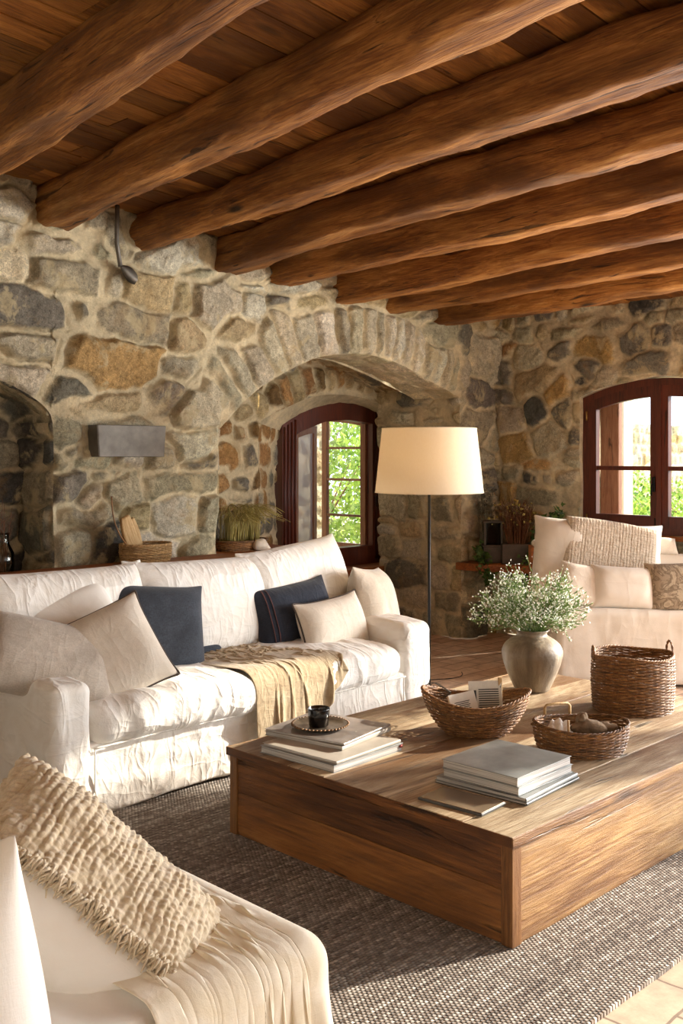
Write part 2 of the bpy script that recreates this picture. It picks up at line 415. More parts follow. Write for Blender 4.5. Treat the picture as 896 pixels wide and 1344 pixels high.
def mat_vase():
    t = NT('glazed_stoneware'); o = t.obj((6, 6, .9)); n = t.noise(o, 1.8, 6, .6, .5); n2 = t.noise(t.obj(), 55, 4, .7)
    c = t.ramp(n, [(.3, srgb('5f5242')), (.5, srgb('877966')), (.68, srgb('a89c88'))])
    c = t.mix(t.ramp(n2, [(.3, g(.5)), (.42, g(0))]), c, srgb('5a4d3e'))
    t.set(Base_Color=c, Roughness=t.ramp(n, [(.3, g(.5)), (.7, g(.32))])); t.bump(t.math('ADD', n2, n), .35, .006); return t.m
M['vase'] = mat_vase()
M['zinc'] = mat_simple('dark_bronze_metal', srgb('4a4038'), .5, .2, .3, 14)
def mat_patt():
    t = NT('patterned_tapestry'); o = t.obj(); v = t.noise(o, 9, 4, .65, 1.2)
    c = t.ramp(v, [(.40, srgb('9c8c76')), (.47, srgb('71624f')), (.54, srgb('b5a68e')), (.7, srgb('8d7d68'))]); t.set(Base_Color=c, Roughness=.9)
    t.bump(t.noise(o, 260, 2), .3, .003); return t.m
M['patt'] = mat_patt()

M['glass_v'] = mat_glass('vase_glass', (.86, .88, .86, 1))
M['glass_d'] = mat_glass('smoky_glass', (.45, .45, .44, 1))
def mat_sky_pane():
    t = NT('sky_reflection_glass'); tr = t.n('ShaderNodeBsdfTransparent'); tr.inputs[0].default_value = (.75, .78, .82, 1)  # sky reflection painted into the pane as pale lavender grey
    t.set(Base_Color=srgb('b4b6c4'), Roughness=.3); mx = t.n('ShaderNodeMixShader'); mx.inputs[0].default_value = .8
    t.l(tr.outputs[0], mx.inputs[1]); t.l(t.b.outputs[0], mx.inputs[2]); t.l(mx.outputs[0], t.out.inputs[0]); return t.m
M['glass_sky'] = mat_sky_pane()
# ------------------------------------------------------------------ rubble masonry
PAL = {  # stone face colours
 'L': 'cdc5af', 'LG': 'bcb299', 'G': 'a29a82', 'D': '7e796c', 'D2': '5b5954', 'O': 'bd9c68', 'O2': 'b4a17c', 'C': 'dccdab', 'B': 'a07a4e', 'BD': '79603f', 'R': 'a58055'}
PAL = {k: np.array(srgb(v)[:3]) for k, v in PAL.items()}
MORT = np.array(srgb('d6c7a5')[:3])

def gen_stones(x0, x1, z0, z1, palette, seed, hr=(.15, .29), wr=(.16, .52), avoid=None):
    r = np.random.default_rng(seed); out = []; z = z0
    keys = list(palette); wts = np.array([palette[k] for k in keys], float); wts /= wts.sum()
    while z < z1:
        h = r.uniform(*hr); x = x0 - r.uniform(0, .3)
        while x < x1 + .1:
            w = r.uniform(*wr) * (1.25 if r.random() < .15 else 1)
            cz = z + h / 2 + r.normal(0, .02)
            if w > .26 and r.random() < .16:
                for q in (-.25, .25):
                    out.append([x + w / 2, cz + q * h * 1.05, w / 2 * .92, h / 4 * .95, r.normal(0, .12), r.choice(keys, p=wts), r.uniform(2.5, 5)])
            else:
                out.append([x + w / 2, cz, w / 2 * r.uniform(.94, 1.06), h / 2 * r.uniform(.92, 1.1), r.normal(0, .13), r.choice(keys, p=wts), r.uniform(3, 7)])
            x += w * r.uniform(.96, 1.04)
        z += h * .98
    if avoid:
        A = np.array([[a[0], a[1], a[2], a[3]] for a in avoid])
        keep = []
        for s_ in out:
            d = (((s_[0] - A[:, 0]) / (A[:, 2] + .35 * s_[2])) ** 2 + ((s_[1] - A[:, 1]) / (A[:, 3] + .35 * s_[3])) ** 2)
            if d.min() > 1: keep.append(s_)
        out = keep
    return out

def stone_eval(uv, stones, seed=0, mortar=.04, wob=.05):
    """uv (N,2) metres -> height 0..1, mortar mask 0..1, tint"""
    N = len(uv); p3 = np.concatenate([uv, np.full((N, 1), seed * 3.3)], 1)
    q = uv + wob * np.stack([fbm(p3 * 4.6, 5, seed + 1, .6), fbm(p3 * 4.6, 5, seed + 2, .6)], 1)
    S = np.array([[a[0], a[1], a[2], a[3], a[4], a[6]] for a in stones]); C = np.array([PAL[a[5]] for a in stones])
    r = np.random.default_rng(seed + 5); C = C * r.uniform(.88, 1.14, (len(C), 1)) * r.uniform(.97, 1.03, C.shape)
    tilt = r.normal(0, .22, (len(C), 2)); prot = r.uniform(.55, 1.15, len(C))
    H = np.zeros(N); MM = np.zeros(N); T = np.zeros((N, 3))
    for a in range(0, N, 20000):
        b = min(N, a + 20000); pp = q[a:b]
        lo = pp.min(0) - .8; hi = pp.max(0) + .8
        k = np.where((S[:, 0] > lo[0]) & (S[:, 0] < hi[0]) & (S[:, 1] > lo[1]) & (S[:, 1] < hi[1]))[0]
        if len(k) < 2: k = np.arange(len(S))
        s_ = S[k]; dx = pp[:, None, 0] - s_[None, :, 0]; dz = pp[:, None, 1] - s_[None, :, 1]
        ca, sa = np.cos(s_[:, 4]), np.sin(s_[:, 4])
        lx = (dx * ca + dz * sa) / s_[:, 2]; lz = (-dx * sa + dz * ca) / s_[:, 3]
        e = s_[:, 5]
        d = (np.abs(lx) ** e + np.abs(lz) ** e) ** (1 / e)
        size = np.minimum(s_[:, 2], s_[:, 3])
        dm = (d - 1) * size  # approx metric distance outside
        i1 = dm.argmin(1); ar = np.arange(len(pp)); m1 = dm[ar, i1]; dm[ar, i1] = 9; m2 = dm.min(1)
        edge = np.minimum(-m1 + .065, (m2 - m1) * .5)      # metres inside the stone
        edge = edge - mortar * (.32 + .75 * np.maximum(fbm(p3[a:b] * 1.9, 3, seed + 8), -.35))
        msk = 1 - sstep(-.006, .014, edge + .022 * fbm(p3[a:b] * 13, 4, seed + 3))
        dome = sstep(-.008, .022, edge) * (.88 + .12 * sstep(.02, .10, edge)); crev = np.exp(-((edge + .004) / .006) ** 2) * sstep(-.1, .35, fbm(p3[a:b] * 2.6, 3, seed + 6))
        kk = k[i1]
        face = prot[kk] + tilt[kk, 0] * lx[ar, i1] + tilt[kk, 1] * lz[ar, i1]
        H[a:b] = dome * face * (1 + .40 * fbm(p3[a:b] * 7, 4, seed + 7, .6) + .22 * fbm(p3[a:b] * 26, 3, seed + 9)) - .35 * crev; MM[a:b] = msk; T[a:b] = C[kk]
    MORTV = MORT * (1 + .18 * fbm(p3 * 3, 4, seed + 4)[:, None])
    T = T * (1 - MM[:, None]) + MORTV * MM[:, None]
    return H, MM, T

class Wall:
    def __init__(s): s.mb = MB(); s.t = []; s.m = []
    def patch(s, pos, nrm, uv, stones, seed, amp=.05, fade=None, flip=False, mortar=.04, rough=.012, dark=1.0, wob=.05):
        n, m = pos.shape[:2]
        H, MM, T = stone_eval(uv.reshape(-1, 2), stones, seed, mortar, wob)
        P3 = pos.reshape(-1, 3)
        d = (H * amp + rough * fbm(P3 * 11, 4, 9) + .012 * fbm(P3 * 2.2, 2, 8)).reshape(n, m, 1)
        if fade is not None: d = d * fade[..., None]
        G = pos + nrm * d
        gw = .014 * np.stack([vn(P3 * 3.1, 41), vn(P3 * 3.1, 42), vn(P3 * 3.1, 43)], -1).reshape(n, m, 3)
        s.mb.grid(G + gw, flip=flip); s.t.append(T * dark); s.m.append(MM)
    def build(s, name):
        o = s.mb.build(name, M['stone'])
        T = np.concatenate(s.t); T = np.concatenate([T, np.ones((len(T), 1))], 1).astype(np.float32)
        a = o.data.attributes.new('tint', 'FLOAT_COLOR', 'POINT'); a.data.foreach_set('color', T.ravel())
        a = o.data.attributes.new('mort', 'FLOAT', 'POINT'); a.data.foreach_set('value', np.concatenate(s.m).astype(np.float32))
        return tag(o, kind='structure')

def edge_fade(n, m, sides, w):
    i = np.arange(n)[:, None] + np.zeros((1, m)); j = np.arange(m)[None, :] + np.zeros((n, 1)); f = np.ones((n, m))
    if 'i0' in sides: f = np.minimum(f, i / w)
    if 'i1' in sides: f = np.minimum(f, (n - 1 - i) / w)
    if 'j0' in sides: f = np.minimum(f, j / w)
    if 'j1' in sides: f = np.minimum(f, (m - 1 - j) / w)
    return np.sqrt(np.clip(f, 0, 1))

ST = .0105
def lin(a, b, st=ST): return np.linspace(a, b, max(2, int(round(abs(b - a) / st)) + 1))
TOPZ = 3.35
def ceil_z(x): return 2.69 + .08 * (-.9 - x)      # underside of the beams

# arch opening profile (x, z)
AX = [-3.157, -3.011, -2.819, -2.553, -2.17, -1.885, -1.629, -1.231, -.845, -.494]
AZ = [1.771, 1.885, 2.046, 2.19, 2.326, 2.38, 2.385, 2.302, 2.197, 2.085]
def arch_z(x):
    c = np.polyfit(AX, AZ, 5); return np.polyval(c, x)
XL, XR = AX[0], AX[-1]

# hand-placed stones of the arch wall: photo u, v, w, h, angle, colour
MANUAL = [(12, 262, 62, 46, 0, 'L'), (75, 292, 46, 18, 3, 'G'), (62, 318, 90, 30, 6, 'LG'), (128, 325, 26, 40, -10, 'G'), (10, 342, 44, 48, 0, 'C'),
 (88, 360, 104, 52, 8, 'G'), (148, 372, 26, 36, 0, 'LG'), (38, 405, 98, 48, 14, 'D'), (107, 408, 32, 28, 10, 'D'), (178, 425, 100, 48, 11, 'G'), (200, 385, 66, 50, 20, 'O2'),
 (235, 335, 84, 44, -4, 'L'), (265, 365, 42, 22, 10, 'G'), (285, 397, 72, 60, -18, 'LG'), (42, 455, 76, 44, 5, 'LG'), (150, 475, 128, 66, 14, 'O'), (246, 443, 42, 42, 10, 'O2'),
 (236, 483, 58, 30, 5, 'G'), (212, 512, 52, 36, -15, 'D'), (28, 490, 82, 40, 5, 'LG'), (92, 505, 44, 36, 0, 'D'), (268, 528, 66, 62, -40, 'LG'), (150, 533, 90, 30, -10, 'O2'),
 (97, 587, 38, 22, 0, 'D'), (252, 582, 62, 38, -15, 'L'), (140, 616, 40, 15, 5, 'D'), (84, 638, 70, 46, -6, 'D'), (233, 632, 82, 30, 8, 'G'), (120, 650, 26, 36, 30, 'LG'),
 (165, 643, 42, 46, -20, 'LG'), (111, 678, 66, 26, 3, 'G'), (180, 680, 36, 42, 0, 'O2'), (230, 682, 62, 58, 0, 'L'), (95, 710, 50, 48, 0, 'LG'), (138, 712, 44, 48, 0, 'D2'),
 (252, 728, 52, 34, 0, 'G'), (338, 350, 50, 40, -10, 'LG'), (380, 372, 60, 28, 0, 'L'), (640, 470, 40, 60, 10, 'LG'), (622, 560, 50, 50, 0, 'G'), (632, 520, 30, 36, 0, 'D'), (618, 600, 50, 34, 0, 'LG')]
def man_stones():
    out = []
    for u, v, w, h, a, c in MANUAL:
        p = P(u, v, y=0); q = (u - U0) / FPX
        k = 7.8136 / (1 - q) / FPX
        fx = 1 / ((1 - q) * S2)          # widening of the receding wall
        out.append([p[0], p[2], w * k * fx * .5 * 1.02, h * k * .5 * 1.02, -math.radians(a) * .8 + .16, c, 3.2])
    return out
# voussoirs
VOUS = []
def make_vous():
    xs = np.linspace(XL, XR, 400); zs = arch_z(xs); L = np.concatenate([[0], np.cumsum(np.hypot(np.diff(xs), np.diff(zs)))])
    s_ = 0.02; r = np.random.default_rng(3); T = L[-1]
    while s_ < T:
        w = r.uniform(.115, .2) if s_ < T * .55 else r.uniform(.085, .13)
        x = np.interp(s_ + w / 2, L, xs); i = np.argmin(abs(xs - x)); i = min(max(i, 3), 396)
        tx, tz = xs[i + 3] - xs[i - 3], zs[i + 3] - zs[i - 3]; n = math.hypot(tx, tz); tx /= n; tz /= n
        f = s_ / T; th = .40 - .13 * f + r.uniform(-.03, .03)
        VOUS.append([x - tz * th / 2, zs[i] + tx * th / 2 + .005, w / 2 * .98, th / 2, math.atan2(tz, tx), r.choice(['LG', 'LG', 'L', 'G']), 6.0])
        s_ += w
make_vous()
manual = man_stones()
PA = {'L': 2, 'LG': 4, 'G': 4, 'D': 2.5, 'O': 1.2, 'O2': 2, 'D2': .6, 'C': .6}
st_A = manual + VOUS + gen_stones(-7.4, .1, 0, 3.35, PA, 21, avoid=[m for m in manual if True] + [[v[0], v[1], .14, .17] for v in VOUS])

def front_grid(xs, z_of, y=0.0):
    """grid of the y=const wall between two z curves: z_of(x) -> (z0, z1, n)"""
    pass

W = Wall()
def A_patch(xs, z0f, z1f, fades, stones=st_A, y=0.0, seed=21, w=None, amp=.055, dark=1.0, n=None, wd=4, zlim=None, **k):
    w = w or W
    zA = z0f(xs); zB = z1f(xs); n = n or max(2, int((zB - zA).max() / ST))
    t = np.linspace(0, 1, n)
    Z = zA[:, None] + (zB - zA)[:, None] * t; X = np.repeat(xs[:, None], n, 1)
    pos = np.stack([X, np.full_like(X, y), Z], -1); nr = np.zeros_like(pos); nr[..., 1] = -1
    fd = edge_fade(len(xs), n, fades, wd)
    if zlim: fi, fj = zlim; a_ = sstep(fi, fi + .04, Z) if fi else 0; fd = np.maximum(fd, a_ * (np.arange(len(xs))[:, None] < len(xs) / 2)) if fi else fd; fd = np.maximum(fd, sstep(fj, fj + .04, Z) * (np.arange(len(xs))[:, None] >= len(xs) / 2)) if fj else fd
    w.patch(pos, nr, np.stack([X, Z], -1), stones, seed, amp, fd, dark=dark, **k)
cst = lambda c: (lambda x: np.full_like(x, c))
# niche at the left
NXR, NZ = -4.39, 1.79
def niche_z(x): return NZ + .30 * np.sqrt(np.clip(1 - ((x + 5.25) / .86) ** 2, 0, 1)) - .0
NXL = -6.1
LEDGE = .86
A_patch(lin(-7.4, NXL, .03), cst(0), cst(TOPZ), ['i1'])
A_patch(lin(NXL, NXR), niche_z, cst(TOPZ), ['j0'])
A_patch(lin(NXL, NXR, .03), cst(0), cst(LEDGE), ['j1'], wd=1)
A_patch(lin(NXR, XL), cst(0), cst(TOPZ), ['i0', 'i1'], zlim=(NZ, AZ[0]))
A_patch(lin(XL, XR), arch_z, cst(TOPZ), ['j0'])
A_patch(lin(XR, 0.0), cst(0), cst(TOPZ), ['i0'], zlim=(AZ[-1], 0))
for x_, za_ in ((XL, AZ[0] + .03), (XR, AZ[-1] + .04), (NXR, NZ + .04)):
    W.mb.grid([[(x_ - .04, .012, za_), (x_ + .04, .012, za_)], [(x_ - .04, .012, TOPZ), (x_ + .04, .012, TOPZ)]]); W.t.append(np.tile(MORT, (4, 1))); W.m.append(np.ones(4))
# niche inside
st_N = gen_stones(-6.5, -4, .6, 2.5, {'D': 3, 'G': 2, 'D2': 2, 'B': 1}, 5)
def P_patch(pos, nr, uv, stones, seed, fades, w=None, amp=.045, wd=4, flip=False, **k):
    (w or W).patch(pos, nr, uv, stones, seed, amp, edge_fade(pos.shape[0], pos.shape[1], fades, wd), flip=flip, **k)
def jamb(x, y0, y1, z0, z1, sgn, stones, seed, w=None, fades=('i0',), **k):
    Y, Z = np.meshgrid(lin(y0, y1), lin(z0, z1), indexing='ij'); X = np.full_like(Y, x)
    nr = np.zeros(Y.shape + (3,)); nr[..., 0] = sgn
    P_patch(np.stack([X, Y, Z], -1), nr, np.stack([Y, Z], -1), stones, seed, fades, w, flip=(sgn > 0), **k)
def soffit(xs, zf, y0, y1, stones, seed, w=None, fades=('j0',), amp=.02, **k):
    zs = zf(xs); L = np.concatenate([[0], np.cumsum(np.hypot(np.diff(xs), np.diff(zs)))]); ys = lin(y0, y1)
    X = np.repeat(xs[:, None], len(ys), 1); Z = np.repeat(zs[:, None], len(ys), 1); Y = np.repeat(ys[None], len(xs), 0)
    tx = np.gradient(xs); tz = np.gradient(zs); n = np.hypot(tx, tz); nr = np.zeros(X.shape + (3,)); nr[..., 0] = (tz / n)[:, None]; nr[..., 2] = (-tx / n)[:, None]
    P_patch(np.stack([X, Y, Z], -1), nr, np.stack([np.repeat(L[:, None], len(ys), 1), Y], -1), stones, seed, fades, w, amp, flip=True, **k)
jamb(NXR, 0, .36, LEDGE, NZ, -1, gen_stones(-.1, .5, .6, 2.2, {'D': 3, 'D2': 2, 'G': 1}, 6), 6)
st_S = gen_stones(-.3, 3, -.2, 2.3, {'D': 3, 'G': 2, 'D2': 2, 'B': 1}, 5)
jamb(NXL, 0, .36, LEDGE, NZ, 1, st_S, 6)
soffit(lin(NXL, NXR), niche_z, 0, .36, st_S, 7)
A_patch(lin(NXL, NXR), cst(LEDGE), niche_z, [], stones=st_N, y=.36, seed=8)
Y, X = np.meshgrid(lin(0, .36, .05), lin(NXL, NXR, .05), indexing='ij')
W.mb.grid(np.stack([X, Y, np.full_like(X, LEDGE)], -1), flip=True); W.t.append(np.tile(MORT, (X.size, 1))); W.m.append(np.ones(X.size))
# arch intrados, alcove
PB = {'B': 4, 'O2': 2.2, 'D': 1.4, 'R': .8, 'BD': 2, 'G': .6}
plast = [[x, z, .12, .3, 0, 'C', 6] for x in np.arange(0, 4, .235) for z in (.0, .45, .95)]
soffit(lin(XL, XR), arch_z, 0, .5, plast, 31, amp=.008, mortar=.03, wob=.02)
def vault_z(x): return arch_z(x) + .09
st_J = gen_stones(-.1, 1.1, 0, 2.6, {'L': 2, 'LG': 3, 'G': 3, 'D': 1, 'O2': 2}, 33, hr=(.15, .3), wr=(.25, .5))
jamb(XR, 0, .5, 0, float(arch_z(XR)), -1, st_J, 33)
jamb(XL, 0, .5, 0, float(arch_z(XL)), 1, st_J, 34)
jamb(XR, .5, .97, 0, float(vault_z(XR)), -1, st_J, 33, fades=())
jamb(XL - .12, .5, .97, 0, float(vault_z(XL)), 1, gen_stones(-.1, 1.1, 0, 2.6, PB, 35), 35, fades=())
Y, Z = np.meshgrid(lin(XL - .12, XL, .03), lin(0, float(vault_z(XL)), .03), indexing='ij')
W.mb.grid(np.stack([Y, np.full_like(Y, .5), Z], -1)); W.t.append(np.tile(MORT, (Y.size, 1))); W.m.append(np.ones(Y.size))
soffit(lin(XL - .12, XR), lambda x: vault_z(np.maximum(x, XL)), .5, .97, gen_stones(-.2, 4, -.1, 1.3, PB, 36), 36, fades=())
A_patch(lin(XL - .12, XR), lambda x: arch_z(np.maximum(x, XL)) - .01, lambda x: vault_z(np.maximum(x, XL)), [], y=.5, n=8, amp=.0)
# alcove back wall with the window reveal
BX0, BX1 = -1.975, -.30
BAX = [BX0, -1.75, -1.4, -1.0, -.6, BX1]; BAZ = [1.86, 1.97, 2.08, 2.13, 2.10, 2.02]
bc = np.polyfit(BAX, BAZ, 3)
def back_z(x): return np.polyval(bc, x)
bv = []
for x in np.arange(BX0 + .05, BX1, .13):
    sl = float(np.polyval(np.polyder(bc), x)); bv.append([x, float(back_z(x)) + .14, .058, .12, math.atan(sl), random.choice(['B', 'O2', 'BD', 'R']), 6.0])
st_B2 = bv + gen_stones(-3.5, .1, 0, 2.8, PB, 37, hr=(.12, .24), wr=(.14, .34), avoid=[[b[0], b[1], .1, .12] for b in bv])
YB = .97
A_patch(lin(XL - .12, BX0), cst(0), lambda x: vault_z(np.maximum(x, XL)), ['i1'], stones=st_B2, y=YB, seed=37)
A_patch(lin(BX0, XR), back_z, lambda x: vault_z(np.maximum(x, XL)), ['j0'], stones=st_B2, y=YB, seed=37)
A_patch(lin(BX0, XR, .03), cst(0), cst(.55), [], stones=st_B2, y=YB, seed=37)
# splayed reveal: from (BX0, .97) to the frame at y = 1.22
YF = 1.22; FX0, FX1 = -1.55, -.17
def reveal(xa, xb, sgn):
    t = np.linspace(0, 1, 26)[:, None]; zz = lin(.55, float(back_z(xa)))[None]
    X = xa + (xb - xa) * t + 0 * zz; Y = YB + (YF - YB) * t + 0 * zz; Z = zz * (1 + 0 * t)
    Z = .55 + (Z - .55) * (1 - t * (.04))
    nr = np.zeros(X.shape + (3,)); nr[..., 0] = -sgn * .5; nr[..., 1] = -.85
    P_patch(np.stack([X, Y, Z], -1), nr, np.stack([X * 1.3, Z], -1), st_B2, 38, ('i0',), flip=(sgn < 0), amp=.02)
reveal(BX0, FX0, -1); reveal(BX1, FX1, 1)
t = np.linspace(0, 1, 26)
xs0 = lin(BX0, BX1); xs1 = np.interp(xs0, [BX0, BX1], [FX0, FX1])
X = xs0[:, None] * (1 - t) + xs1[:, None] * t; Y = YB + (YF - YB) * t + 0 * X; Z = back_z(xs0)[:, None] - .075 * t * 1.0
Z = np.where(True, .55 + (Z - .55), Z); nr = np.zeros(X.shape + (3,)); nr[..., 2] = -1
P_patch(np.stack([X, Y, Z], -1), nr, np.stack([X, Y], -1), plast, 39, ('j0',), flip=True, amp=.006, mortar=.03)
W.build('wall_back')

# wall B (window wall), x = 0
BYc, BYh = -1.57, .70
def win_top(y): return 2.205 - .135 * ((y - BYc) / BYh) ** 2
WZ0 = .955
W2 = Wall()
PW = {'LG': 3, 'G': 3, 'D': 2.6, 'D2': 1, 'O': 1.5, 'O2': 3, 'B': .6, 'L': 1}
MB2 = [(832, 445, 50, 36, 0, 'D'), (868, 443, 24, 34, 0, 'D'), (855, 478, 70, 28, -12, 'D'), (795, 497, 36, 24, 0, 'LG'), (763, 502, 18, 26, 0, 'D2'), (780, 458, 60, 34, 5, 'O'),
 (690, 468, 40, 34, 0, 'LG'), (738, 440, 40, 22, 0, 'G'), (664, 490, 26, 44, 0, 'D'), (700, 500, 46, 34, -10, 'O2'), (672, 590, 50, 34, 0, 'O'), (722, 575, 50, 44, 0, 'LG'), (712, 615, 56, 12, 0, 'O'),
 (705, 650, 56, 34, 0, 'G'), (672, 620, 30, 22, 0, 'G'), (735, 680, 40, 30, 0, 'G'), (740, 545, 26, 44, 0, 'D'), (668, 552, 30, 32, 0, 'LG'), (704, 545, 20, 40, 0, 'D2')]
mB = []
for u, v, w_, h_, a, c in MB2:
    p = P(u, v, x=0); q = (u - U0) / FPX; k = 7.485 / (S2 * (1 + q)) / FPX; fx = 1 / ((1 + q) * S2)
    mB.append([p[1], p[2], w_ * k * fx * .5, h_ * k * .5, math.radians(a) * .8, c, 3.0])
st_W = mB + gen_stones(-8, .2, 0, 3.35, PW, 51, hr=(.12, .23), wr=(.13, .36), avoid=mB)
def B_patch(ys, z0f, z1f, fades, st=ST, wd=4):
    zA = z0f(ys); zB = z1f(ys); n = max(2, int((zB - zA).max() / st)); t = np.linspace(0, 1, n)
    Z = zA[:, None] + (zB - zA)[:, None] * t; Yy = np.repeat(ys[:, None], n, 1)
    pos = np.stack([np.zeros_like(Z), Yy, Z], -1); nr = np.zeros_like(pos); nr[..., 0] = -1
    W2.patch(pos, nr, np.stack([Yy, Z], -1), st_W, 51, .036, edge_fade(len(ys), n, fades, wd), flip=True)
YW0, YW1 = BYc - BYh, BYc + BYh
DY = [(-3.05, -4.75), (-5.1, -7.4)]; DZ = 2.78
B_patch(lin(0.02, YW1), cst(0), cst(TOPZ), ['i1'])
B_patch(lin(YW1, YW0), win_top, cst(TOPZ), ['j0'])
B_patch(lin(YW1, YW0), cst(0), cst(WZ0), ['j1'], .03, 1)
B_patch(lin(YW0, DY[0][0], .02), cst(0), cst(TOPZ), ['i0'], .02)
B_patch(lin(DY[0][0], -7.6, .04), cst(DZ), cst(TOPZ), [], .04)
B_patch(lin(DY[0][1], DY[1][0], .03), cst(0), cst(DZ), [], .03)
B_patch(lin(DY[1][1], -7.6, .03), cst(0), cst(DZ), [], .03)
for y_, z_ in ((YW1, 2.11), (YW0, 2.11)):
    W2.mb.grid([[(.012, y_ - .05, z_), (.012, y_ + .05, z_)], [(.012, y_ - .05, TOPZ), (.012, y_ + .05, TOPZ)]]); W2.t.append(np.tile(MORT, (4, 1))); W2.m.append(np.ones(4))
# reveals (plastered) of the window, 6 cm to the frame then 25 cm outside
def loop_w(inset=0):
    ys = np.linspace(YW1 - inset, YW0 + inset, 40)
    p = [(YW1 - inset, WZ0 + inset)] + [(y, win_top(y) - inset) for y in ys] + [(YW0 + inset, WZ0 + inset)]
    return np.array(p)
lp = loop_w(0)
def dens(p, closed=True):
    q = []; n = len(p)
    for i in range(n):
        a, b = p[i], p[(i + 1) % n]; k = max(1, int(np.hypot(*(b - a)) / .03))
        for j in range(k): q.append(a + (b - a) * j / k)
    return np.array(q)
lp = dens(lp); xs_ = np.linspace(0, .42, 15)
G = np.stack([np.repeat(xs_[:, None], len(lp), 1), np.repeat(lp[None, :, 0], 15, 0), np.repeat(lp[None, :, 1], 15, 0)], -1)
gw = .014 * np.stack([vn(G.reshape(-1, 3) * 3.1, 41), vn(G.reshape(-1, 3) * 3.1, 42), vn(G.reshape(-1, 3) * 3.1, 43)], -1).reshape(G.shape)
W2.mb.grid(G + gw, cv=True); W2.t.append(np.tile(MORT * 1.1, (G.shape[0] * G.shape[1], 1))); W2.m.append(np.ones(G.shape[0] * G.shape[1]))
for (ya, yb) in DY:
    for y in (ya, yb):
        Yq, Zq = np.meshgrid(np.linspace(0, .4, 4), np.linspace(0, DZ, 8), indexing='ij')
        W2.mb.grid(np.stack([Yq, np.full_like(Yq, y), Zq], -1)); W2.t.append(np.tile(MORT, (Yq.size, 1))); W2.m.append(np.ones(Yq.size))
W2.build('wall_right')
# outer leaf of the masonry so that no light leaks around it
sh = MB()
sh.box((-8.4, .98, 0), (-3.35, 1.5, 3.5)); sh.box((-3.35, 1.24, 0), (-2.02, 1.5, 3.5)); sh.box((-.12, .3, 0), (.42, 1.5, 3.5)); sh.box((-2.02, 1.24, 2.16), (-.12, 1.5, 3.5)); sh.box((-2.02, 1.3, 0), (-.12, 1.5, .5))
sh.box((-8.4, .0 + .42, 2.62), (.42, .99, 3.5)); 
o = sh.build('wall_outer', M['plaster'], smooth=False); tag(o, kind='structure')
sh = MB(); sh.box((-8.7, -7.7, 0), (-8.4, 1.5, 3.5)); o = sh.build('wall_left', M['plaster'], smooth=False); tag(o, kind='structure')
sh = MB(); sh.box((-8.7, -8.2, 0), (-4.3, -7.9, 3.5)); sh.box((-4.3, -8.2, 2.5), (.4, -7.9, 3.5)); o = sh.build('wall_fill_block', M['plaster'], smooth=False); tag(o, kind='structure')  # unseen wall added to cut frontal fill, open towards the right

# floor, ground outside
f = MB(); f.box((-8.6, -9, -.1), (.0, 1.3, 0)); o = f.build('floor', M['floor'], smooth=False); tag(o, kind='structure')
f = MB(); f.box((-14, -16, -.16), (22, 14, -.06)); o = f.build('ground', M['gravel'], smooth=False); tag(o, kind='structure')
# alcove inner sill of the french window is part of the setting
f = MB(); f.box((BX0 - .02, .9, .5), (-.13, 1.32, .56)); o = f.build('trim_1', M['shelf'], smooth=False); tag(o, kind='structure')

# ceiling boards
c = MB(); y = 1.0
r = np.random.default_rng(4)
while y > -8.2:
    w = r.uniform(.15, .21); xj = -8.4 + r.uniform(-1.2, 0); rr = []
    while xj < .2:
        L = r.uniform(1.4, 2.6); xa, xb = max(xj, -8.4) + .002, min(xj + L, .2) - .002
        if xb > xa + .02:
            dz = r.uniform(-.004, .004)
            za, zb = ceil_z(xa) + .205 + dz, ceil_z(xb) + .205 + dz
            v = [(xa, y - w + .003, za), (xb, y - w + .003, zb), (xb, y - .003, zb), (xa, y - .003, za)]
            v = v + [(a, b_, z_ + .03) for a, b_, z_ in v]
            c.add(v, [(0, 3, 2, 1), (4, 5, 6, 7), (0, 1, 5, 4), (1, 2, 6, 5), (2, 3, 7, 6), (3, 0, 4, 7)], r.random())
        xj += L
    y -= w
c.add([(-8.6, -8.2, ceil_z(-8.6) + .25), (.4, -8.2, ceil_z(.4) + .25), (.4, 1.5, ceil_z(.4) + .25), (-8.6, 1.5, ceil_z(-8.6) + .25)], [(0, 3, 2, 1)], .2)
o = c.build('ceiling', M['plank'], smooth=False); tag(o, kind='structure')

